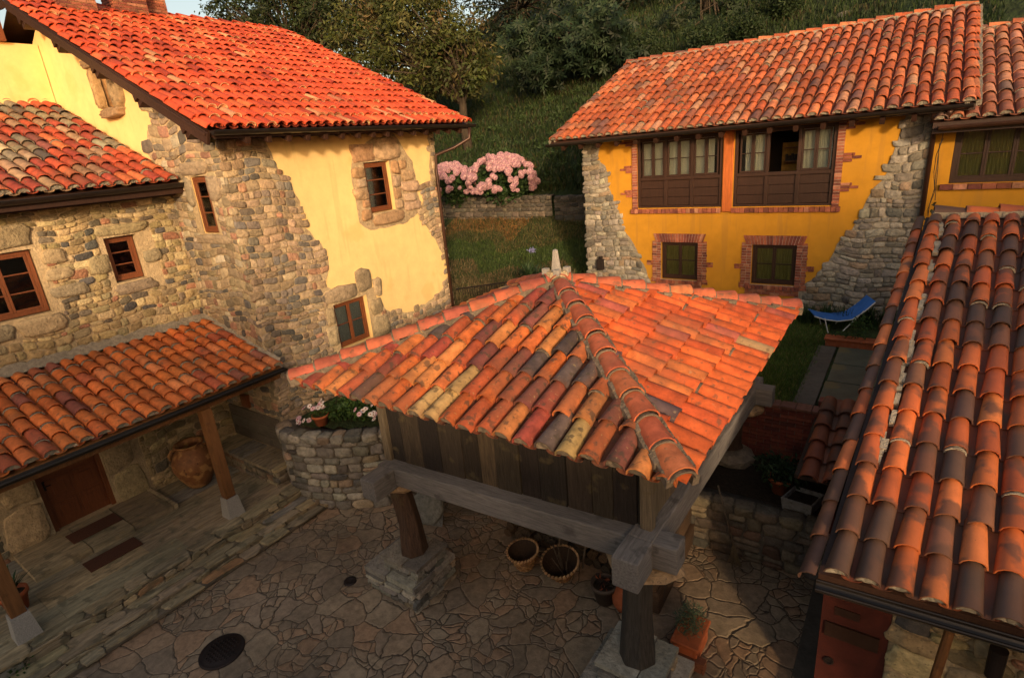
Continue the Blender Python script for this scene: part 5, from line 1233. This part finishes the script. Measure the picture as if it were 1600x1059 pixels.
# ledge: potted plant and trough
pc = V((-1.32, 9.25, .99)); o = pot('flowerpot', pc, .19, .30, 'reddish pot with a sprawling dark plant on the ledge before the brick wall')
m_ = MB(); leafcloud(m_, pc+V((0, 0, .42)), (.42, .3, .26), 420, .11, [(2, (.018, .035, .014)), (1, (.03, .05, .02))], .3); strap(m_, pc+V((0, 0, .28)), 24, .5, .03, [(1, (.03, .05, .02))], 1.0, .4); m_.build('plant', MT['leaf'], o)
tg = MB(); tg.lathe((0, 0, 0), [(0, 0), (.27, 0), (.30, .22), (.26, .22), (.24, .12), (0, .12)], 4, (.26, .24, .22), jit=.02); o = tg.build('stone_trough', MT['stone'], None, keep=True, bevel=.01); o.location = (-.93, 8.95, .99); o.rotation_euler = (0, 0, .6); o.scale = (1.2, 1.0, 1); tag(o, 'small pale square stone trough filled with soil on the ledge', 'trough')
s_ = MB(); s_.lathe((0, 0, .15), [(.25, 0), (0, .03)], 4, jit=.02); so_ = s_.build('soil', MT['soil'], o); so_.matrix_parent_inverse = Matrix.Identity(4)

# ================================================================== GARDEN BEHIND
SLP = [(-1.02, -.12, 10.75, 11.75), (-1.0, -.12, 11.79, 12.75), (-1.0, -.12, 12.79, 13.85)]
for i, (x0, x1, y0, y1) in enumerate(SLP):
    m_ = MB(); m_.abox((x0, y0, 2.06), (.30, y1, 2.13)); tag(m_.build('paving_slab', MT['slate'], None, bevel=.008), ['nearest and most olive', 'middle', 'farthest'][i]+' of the three green slate slabs beside the lawn', 'slab', 'green slate slabs in a row')
m_ = MB(); m_.abox((-1.42, 10.6, 2.03), (-1.06, 13.9, 2.10), (.10, .095, .09)); tag(m_.build('path', MT['concrete'], None, bevel=.01), kind='structure')
bw = MB(); bricks(bw, PYM(10.66), -1.0, .2, 2.02, 2.16, .40, .14, -.25, .0, stagger=False, pal=[(1, (.24, .08, .05))]); tag(bw.build('brick_border', MT['brick']), 'row of large reddish bricks edging the near end of the slate slabs', 'bricks')
pl = MB(); pl.abox((-1.30, 14.0, 2.06), (-.28, 14.26, 2.25)); pl.abox((-1.33, 13.97, 2.21), (-.25, 14.29, 2.26)); o = pl.build('long_planter', MT['terra'], None, bevel=.015); tag(o, 'long terracotta planter in front of the blue lounger', 'planter')
m_ = MB(); leafcloud(m_, (-.62, 14.13, 2.55), (.22, .14, .3), 260, .07, [(1, G2), (1, G1)]); leafcloud(m_, (-.9, 14.13, 2.34), (.35, .1, .08), 120, .06, [(1, G2), (1, G1)]); m_.build('plant', MT['leaf'], o)
# sun lounger
LO = empty('sun_lounger', (-1.15, 15.2, 2.1), 'blue canvas sun lounger with raised back on the grass by the stone wall', 'sun lounger')
A = PX(1272, 512, 'y', 15.0); B = PX(1352, 484, 'y', 15.6)
pts = [(A.x, 14.85, 2.52), (A.x+.22, 14.92, 2.44), (A.x+.50, 15.0, 2.40), (A.x+.78, 15.1, 2.44), (A.x+1.0, 15.22, 2.62), (A.x+1.20, 15.34, 2.84)]
m_ = MB(); wv = V((-.25, .62, 0)).normalized()*.58; vs = []
for p in pts: vs += [V(p), V(p)+wv, V(p)-V((0, 0, .02)), V(p)+wv-V((0, 0, .02))]
m_.add(vs, [f for i in range(5) for f in ((4*i, 4*i+4, 4*i+5, 4*i+1), (4*i+2, 4*i+3, 4*i+7, 4*i+6), (4*i, 4*i+2, 4*i+6, 4*i+4), (4*i+1, 4*i+5, 4*i+7, 4*i+3))]); m_.build('canvas', MT['blue'], LO)
m_ = MB()
for w in (V((0, 0, 0)), wv):
    m_.tube([V(p)+w-V((0, 0, .03)) for p in pts], [.014]*6, 6)
    m_.tube([V(pts[1])+w, V(pts[1])+w+V((.1, 0, -.36))], [.013]*2, 6); m_.tube([V(pts[4])+w, V((A.x+.62, 15.05, 2.12))+w], [.013]*2, 6)
m_.build('frame', MT['white'], LO)
# irises along the wall foot
for i in range(7):
    x = -2.75+i*.42; y = 15.75+rnd(-.15, .15)
    m_ = MB(); strap(m_, (x, y, hfun(x, y)-.02), 60, .62, .035, [(2, (.028, .055, .018)), (1, (.045, .075, .025)), (.2, (.12, .13, .05))], .5, .4)
    for k in range(3): strap(m_, (x+rnd(-.2, .2), y+rnd(-.2, .15), hfun(x, y)-.02), 26, .55, .035, [(2, (.028, .055, .018)), (1, (.045, .075, .025))], .5, .4)
    tag(m_.build('iris_clump', MT['leaf']), ['dark strap-leaved clump at the left end of the wall border', 'second strap-leaved clump from the left along the wall', 'strap-leaved clump just left of the lounger', 'strap-leaved clump behind the foot of the lounger', 'strap-leaved clump behind the middle of the lounger', 'strap-leaved clump behind the raised back of the lounger', 'strap-leaved clump nearest the near roof'][i], 'plant', 'strap-leaved plants along the foot of the ochre house')
# lawn grass
def blades(name, n, fx, L, w, pal, hf=hfun, lean=.35):
    mb = MB()
    for _ in range(n):
        p = fx()
        if p is None: continue
        x, y = p; z = hf(x, y)-.01; t = rnd(0, 6.28); l = L*rnd(.5, 1.3); d = V((math.cos(t), math.sin(t), 0)); sd_ = V((-d.y, d.x, 0))*w*.5; b = V((x, y, z)); ln = rnd(.05, lean)
        mb.add([b-sd_, b+sd_, b+d*l*ln*.5+V((0, 0, l*.6))+sd_*.6, b+d*l*ln*1.6+V((0, 0, l*.95))], [(0, 1, 2, 3)], jc(pick(pal(x, y) if callable(pal) else pal), .3))
    o = mb.build(name, MT['leaf']); tag(o, kind='stuff'); return o
GP = [(3, (.085, .135, .026)), (2, (.060, .105, .020)), (1, (.13, .155, .04)), (.5, (.20, .16, .06))]
def fx1():
    x, y = rnd(-3.6, -1.35), rnd(10.5, 16.2)
    if x > -1.5 and random.random() < .5: return None
    return (x, y)
blades('grass', 26000, fx1, .11, .013, GP)
def fx2():
    x, y = rnd(-13, -8.7), rnd(12.4, 21)
    if y < 16 and x > -8.7: return None
    return (x, y)
DP = [(3, (.045, .06, .016)), (2, (.085, .065, .028)), (1.2, (.12, .085, .04)), (2, (.030, .055, .014))]
def fx2b():
    x, y = rnd(-18, -8.6), rnd(12.5, 20.9)
    return (x, y)
def DPF(x, y):
    t = y+.35*math.sin(x*1.3)+.2*math.sin(x*3.1)
    if t > 19.6 and x < -13.6: return [(3, (.15, .075, .025)), (2, (.10, .07, .025)), (1, (.05, .06, .018))]
    if 17.6 < t < 18.9: return [(3, (.035, .062, .014)), (1, (.055, .075, .02))]
    if t < 17.6: return [(3, (.12, .09, .045)), (2, (.085, .065, .03)), (1.2, (.045, .055, .018))]
    return [(3, (.050, .055, .018)), (2, (.085, .068, .028)), (1, (.035, .05, .014))]
blades('rough_grass', 38000, fx2b, .15, .022, DPF)
def fx3():
    y = 21.4+random.random()**1.4*24; x = rnd(-30, 2)
    return (x, y)
HP = [(3, (.014, .029, .006)), (2, (.022, .037, .008)), (.8, (.042, .036, .014)), (1, (.008, .018, .004))]  # blades kept dark, the slope's shade is in the colour
blades('hill_grass', 52000, fx3, .34, .05, HP)
# herb clumps with broader leaves dotted on the slope
hc = MB()
for _ in range(90):
    y = 21.6+random.random()*9; x = rnd(-21, -9); leafcloud(hc, (x, y, hfun(x, y)+.12), (.35, .35, .16), 40, .2, [(2, (.035, .062, .02)), (1, (.024, .046, .013))], .6, aspect=.3)
tag(hc.build('slope_herbs', MT['leaf']), kind='stuff')
# retaining wall and hydrangeas
curved_wall([(-21, 20.95), (-15, 20.9), (-12.6, 20.95)], 3.0, 4.98, 'retaining_wall', 'low dark dry-stone wall under the hydrangeas', [(2, (.11, .095, .075)), (2, (.08, .072, .06)), (1, (.15, .125, .095))], hr=(.12, .25), wr=(.18, .5), thick=.4, seed=3)
curved_wall([(-12.35, 20.75), (-10, 20.7), (-7, 20.8)], 3.0, 4.95, 'retaining_wall', 'dark stone retaining wall nearer the ochre house, right of the hydrangeas', [(2, (.085, .08, .07)), (2, (.06, .058, .052)), (1, (.11, .10, .085))], hr=(.12, .25), wr=(.18, .5), thick=.4, seed=6)
def hydrangea(c, r, n, label, seed, cut, extra=0):
    random.seed(seed); root = empty('hydrangea', c, label, 'shrub', 'pink hydrangea bushes on the slope')
    m_ = MB(); leafcloud(m_, V(c)+V((0, .2, r[2]*.9)), (r[0]*.95, r[1]*.9, r[2]), 1500, .2, [(2, (.022, .048, .014)), (1, (.04, .075, .02))], .2, aspect=.6); m_.build('foliage', MT['leaf'], root)
    hd = MB(); 
    for k in range(120):
        t = k*2.399; z = 1-2*(k+.5)/120; q = math.sqrt(1-z*z); nrm = V((q*math.cos(t), q*math.sin(t), z)); p = nrm*rnd(.17, .20); a = nrm.orthogonal().normalized(); b = nrm.cross(a); w = .034; tw = rnd(0, 1.5)
        a2 = a*math.cos(tw)+b*math.sin(tw); b2 = nrm.cross(a2); hd.add([p+a2*w, p+b2*w, p-a2*w, p-b2*w, p-nrm*.012], [(0, 1, 4), (1, 2, 4), (2, 3, 4), (3, 0, 4)], jc(random.choice([(.60, .36, .38), (.68, .46, .47), (.50, .27, .33), (.40, .20, .26)]), .12))
    me = None; i = 0; tries = 0
    while i < n and tries < 5000:
        tries += 1; t = rnd(0, 6.28); ph = rnd(-.35, 1.35); d = V((math.cos(t)*math.cos(ph), math.sin(t)*math.cos(ph), math.sin(ph)))
        if d.y > .35 and d.z < .8: continue
        p = V(c)+V((d.x*r[0], d.y*r[1]-.05, r[2]*.9+d.z*r[2]))*1.0+V((rnd(-.08, .08), rnd(-.08, .08), rnd(-.08, .08)))
        if cut(p-V(c)): continue
        if me is None: o = hd.build('flower_head', MT['petal'], root, keep=True); me = o
        else: o = me.copy(); COL.objects.link(o)
        o.matrix_parent_inverse = Matrix.Identity(4); o.location = p-V(c); s = rnd(.52, .84); o.scale = (s, s, s*.85); o.rotation_euler = (rnd(0, 3), rnd(0, 3), rnd(0, 3)); i += 1
    if extra:
        em = MB(); i = 0
        while i < extra:
            t = rnd(0, 6.28); ph = rnd(-.35, 1.35); d = V((math.cos(t)*math.cos(ph), math.sin(t)*math.cos(ph), math.sin(ph)))
            if d.y > .35 and d.z < .8: continue
            p = V(c)+V((d.x*r[0], d.y*r[1]-.05, r[2]*.9+d.z*r[2]))+V((rnd(-.08, .08), rnd(-.08, .08), rnd(-.08, .08)))
            if cut(p-V(c)): continue
            sc2 = rnd(.5, .78)
            for f, cc in zip(hd.f, hd.c): em.add([p+V(hd.v[k])*sc2 for k in f], [tuple(range(len(f)))], cc)
            i += 1
        tag(em.build('more_flower_heads', MT['petal'], root), kind='stuff')
    return root
hydrangea((-14.95, 20.7, 4.75), (1.65, 1.0, 1.05), 100, 'large pink hydrangea bush covered in pale heads, right of the smaller one', 3, lambda q: (abs(q.x+.35) < .35 and q.z > .9 and q.y < -.4) or (q.x > .5 and q.x < 1.0 and .7 < q.z < 1.3 and q.y < 0), 130)
hydrangea((-17.75, 20.7, 4.75), (1.15, .8, .95), 58, 'smaller pink hydrangea bush between the farmhouse corner and the large bush', 5, lambda q: abs(q.z-.95) < .08, 45)
random.seed(21)
# agapanthus with blue flower
c = PX(828, 438, 'z', 2.75); m_ = MB(); strap(m_, c, 130, .75, .05, [(2, (.028, .055, .022)), (1, (.045, .08, .03))], .9, .5); strap(m_, c+V((.25, .1, 0)), 60, .65, .05, [(2, (.028, .055, .022))], .9, .5); o = m_.build('agapanthus', MT['leaf']); tag(o, 'strap-leaved clump with one pale blue flower on the slope', 'plant')
m_ = MB(); leafcloud(m_, c+V((.1, .1, 1.0)), (.14, .14, .09), 90, .06, [(1, (.25, .25, .50))]); m_.tube([c, c+V((.1, .1, .95))], [.01, .008], 5, (.05, .08, .03)); m_.build('flower_head', MT['petal'], o)
# dry grass clump above the hydrangeas
m_ = MB(); leafcloud(m_, (-15.4, 22.6, hfun(-15.4, 22.6)+.3), (.9, .5, .4), 900, .3, [(1, (.13, .05, .025)), (1, (.09, .045, .022))], .6, aspect=.12); tag(m_.build('bracken', MT['leaf']), 'patch of dry reddish bracken above the hydrangeas', 'plant')
# iron railing
RA = empty('iron_railing', (-12, 14.9, 1.9), 'black iron railing beside the corner of the farmhouse', 'railing')
a_, b_ = V((-13.3, 15, 1.62)), V((-10.9, 14.9, 2.35))
m_ = MB(); m_.tube([a_+V((0, 0, .72)), b_+V((0, 0, .42))], [.022]*2, 6); m_.tube([a_+V((0, 0, .12)), b_+V((0, 0, .05))], [.018]*2, 6); m_.build('rail', MT['iron'], RA)
m_ = MB()
for k in range(22): p = a_.lerp(b_, k/21); m_.tube([p, p+V((0, 0, .72-.3*k/21))], [.012]*2, 5)
m_.build('bars', MT['iron'], RA)

# ================================================================== TREES
def tree(name, base, th, crowns, leaf, n_cl, per, pal, label, cat='tree', clr=.9, trunk_r=.22, seed=1, style='leaf', aspect=.4, group='trees on the hillside', lean=(0, 0)):
    random.seed(seed); base = V(base); root = empty(name, base, label, cat, group)
    tk = MB(); top = base+V((lean[0], lean[1], th)); tk.tube([base-V((0, 0, .4)), base.lerp(top, .5)+V((rnd(-.15, .15), 0, 0)), top], [trunk_r*1.3, trunk_r, trunk_r*.7], 10, (.08, .06, .045), jit=.08)
    lf = MB()
    for (c, r, wgt) in crowns:
        c = V(c)
        for k in range(int(n_cl*wgt)):
            while True:
                q = V((rnd(-1, 1), rnd(-1, 1), rnd(-1, 1)))
                if .45 < q.length < 1: break
            p = c+V((q.x*r[0], q.y*r[1], q.z*r[2]))
            if k % 3 == 0: m2 = top.lerp(p, .5)+V((rnd(-.4, .4), rnd(-.4, .4), rnd(.1, .6))); tk.tube([top-V((0, 0, rnd(0, th*.3))), m2, p], [trunk_r*.35, trunk_r*.2, .02], 5, (.09, .075, .055))
            sz = clr*rnd(.6, 1.3); cc = jc(pick(pal), .3)
            for _ in range(per):
                g = V((random.gauss(0, .42), random.gauss(0, .42), random.gauss(0, .26)))*sz; o = p+g
                if style == 'rosette':
                    ax_ = V((rnd(-.6, .6), rnd(-1, .1), rnd(-.1, .6))).normalized(); u_ = ax_.orthogonal().normalized(); w_ = ax_.cross(u_)
                    for i in range(6):
                        t = i*1.047+rnd(-.2, .2); d = (u_*math.cos(t)+w_*math.sin(t)+ax_*rnd(-.1, .4)-V((0, 0, .3))).normalized(); L = leaf*rnd(.7, 1.2); sd_ = d.cross(ax_).normalized()*L*.14
                        lf.add([o, o+d*L*.5+sd_, o+d*L, o+d*L*.5-sd_], [(0, 1, 2, 3)], jc(cc, .25))
                else:
                    a = V((rnd(-1, 1), rnd(-1, 1), rnd(-1.2, .5))).normalized(); b = a.cross(V((rnd(-1, 1), rnd(-1, 1), rnd(-1, 1)))).normalized(); L = leaf*rnd(.6, 1.3)
                    lf.add([o, o+a*L*.5+b*L*aspect*.5, o+a*L, o+a*L*.5-b*L*aspect*.5], [(0, 1, 2, 3)], jc(cc, .25))
    tk.build('trunk', MT['bark'], root, True); lf.build('crown', MT['leaf'], root)
    return root
OLV = [(3, (.046, .056, .013)), (2, (.030, .042, .010)), (1.6, (.064, .062, .020)), (.4, (.080, .058, .024))]
DKG = [(3, (.009, .017, .007)), (2, (.014, .024, .010)), (1, (.006, .011, .005))]  # dark leaf colours, the hillside's shadow put into them
MID = [(3, (.020, .032, .010)), (2, (.014, .024, .008)), (1, (.034, .040, .014))]
def at(px, py, y): return PX(px, py, 'y', y)
p = at(730, 210, 26); c1 = at(650, 70, 26); c2 = at(560, 60, 27); c3 = at(715, 85, 26); c4 = at(620, 20, 27)
tree('walnut_tree', (p.x, p.y, hfun(p.x, p.y)), 3.2, [(c1, (3.6, 2.6, 2.9), 1), (c2, (2.6, 2, 2.2), .7), (c3, (2.0, 2, 2.2), .55), (c4, (3.5, 2, 1.6), .6)], .30, 175, 50, OLV, 'large olive and brown leaved tree behind the right end of the farmhouse roof', trunk_r=.24, seed=31, aspect=.35)
c1 = at(450, 25, 34); c2 = at(372, 8, 34); c3 = at(520, 20, 34); c4 = at(470, -40, 34); c5 = at(560, -15, 34)
tree('oak_tree', (c1.x, 34, hfun(c1.x, 34)), 5, [(c1, (4, 3, 2.6), 1), (c2, (3.2, 3, 2.4), .8), (c3, (4, 3, 3), .8), (c4, (5, 3, 3), .5), (c5, (4, 3, 3), .7)], .34, 120, 50, MID, 'dark green bushy tree beyond the farmhouse ridge, against the patch of sky', trunk_r=.4, seed=32)
for i, (px, py, y, rr, w, st_, pal, lb) in enumerate((
    (880, 70, 30, (3.2, 2.2, 2.3), 1.0, 'rosette', [(3, (.012, .024, .010)), (2, (.020, .036, .016)), (1, (.006, .013, .005))], 'chestnut tree with drooping rosettes of long leaves left of the ochre roof ridge'),
    (800, 10, 40, (4.5, 3, 3.5), 1.0, 'leaf', DKG, 'very dark tree between the olive tree and the chestnut, at the top edge'),
    (1000, 30, 40, (4.6, 3, 3.6), 1.1, 'leaf', DKG, 'very dark tree above the left end of the ochre roof ridge'),
    (1090, 60, 36, (2.6, 2, 2.3), .8, 'rosette', [(2, (.014, .026, .009)), (1, (.021, .034, .012))], 'dark leafy tree with a bare pale branch above the ochre ridge'),
    (930, -20, 46, (6, 3, 4), 1.0, 'leaf', DKG, 'tall dark tree behind the chestnut, cut by the top edge'),
    (1080, -25, 50, (6, 3, 4), 1.0, 'leaf', DKG, 'tall dark tree at the top edge right of the middle'))):
    c = at(px, py, y); gz = hfun(c.x, y)
    cr = [(c, rr, 1)]
    if i == 0: cr = [(at(890, 60, 30), (2.6, 2, 1.5), .8), (at(850, 110, 29.5), (1.5, 1.5, 1.0), .4), (at(945, 60, 30), (2.0, 1.6, 1.6), .6), (at(830, 60, 30), (1.6, 1.5, 1.2), .4)]
    base = V((c.x+ (1.5 if i == 0 else 0), y+1.5, hfun(c.x, y+1.5)))
    tree(['chestnut_tree', 'dark_tree', 'dark_tree', 'leafy_tree', 'dark_tree', 'dark_tree'][i], base, max(1.5, c.z-base.z), cr, .36 if st_ == 'rosette' else .34, 62 if st_ == 'rosette' else 120, 15 if st_ == 'rosette' else 44, pal, lb, seed=40+i, style=st_, trunk_r=.25)
random.seed(77)
br = MB(); a_ = at(1085, 40, 34); pts = [at(1084, 42, 34), at(1098, 30, 34), at(1097, 18, 34), at(1120, 5, 34)]; br.tube(pts, [.05, .045, .04, .02], 6, (.30, .27, .22)); tag(br.build('bare_branch', MT['bark']), 'pale bare crooked branch among the dark trees', 'branch')
# bushes on the hillside at the upper right
for i, (px, py, y, r) in enumerate(((1205, 62, 34, 1.3), (1245, 45, 36, 1.5), (1290, 50, 36, 1.2), (1330, 40, 37, 1.0), (1180, 40, 38, 1.7), (1160, 85, 32, 1.2), (1010, 95, 31, 1.5), (1100, 100, 31, 1.4), (1395, 20, 40, 1.0))):
    x = at(px, py, y).x; z = hfun(x, y); random.seed(100+i)
    b = MB(); 
    for k in range(9): leafcloud(b, (x+rnd(-.6, .6)*r, y+rnd(-.5, .5)*r, z+r*rnd(.2, .75)), (r*.55, r*.5, r*.42), 200, .17, [(2, (.013, .025, .007)), (1, (.020, .034, .010))], .2)
    tag(b.build('bush', MT['leaf']), ['rounded dark bush just above the middle of the ochre ridge', 'dark bush on the grassy hill right of the trees', 'dark bush on the hill, third right of the trees', 'small dark bush highest up the open grassy hill', 'large dark bush at the edge of the trees', 'dark bush directly behind the ochre ridge', 'dark bush under the black trees', 'dark undergrowth bush behind the left half of the ochre ridge', 'lone low bush far right on the grassy hill'][i], 'bush', 'bushes on the hillside')
for i, (px, py, lb) in enumerate(((1440, 18, 'pale rock in the grass above the right end of the ochre ridge'), (1215, 4, 'pale rock at the top edge of the grassy hill'), (1320, 22, 'small grey rock in the middle of the grassy hill'), (1010, 110, 'dim grey rock between the dark trees and the ridge'))):
    d = (at(px, py, 50)-cam.location).normalized(); t = 20.0; p = V(cam.location)
    while t < 160:
        p = cam.location+d*t
        if p.z < hfun(p.x, p.y): break
        t += .2
    m_ = MB(); m_.lathe(p-V((0, 0, .2)), [(.3, 0), (.34, .12), (.22, .26), (0, .3)], 7, (.13, .12, .10), sx=1.3, jit=.15); tag(m_.build('rock', MT['stone']), lb, 'rock', 'rocks on the hillside')
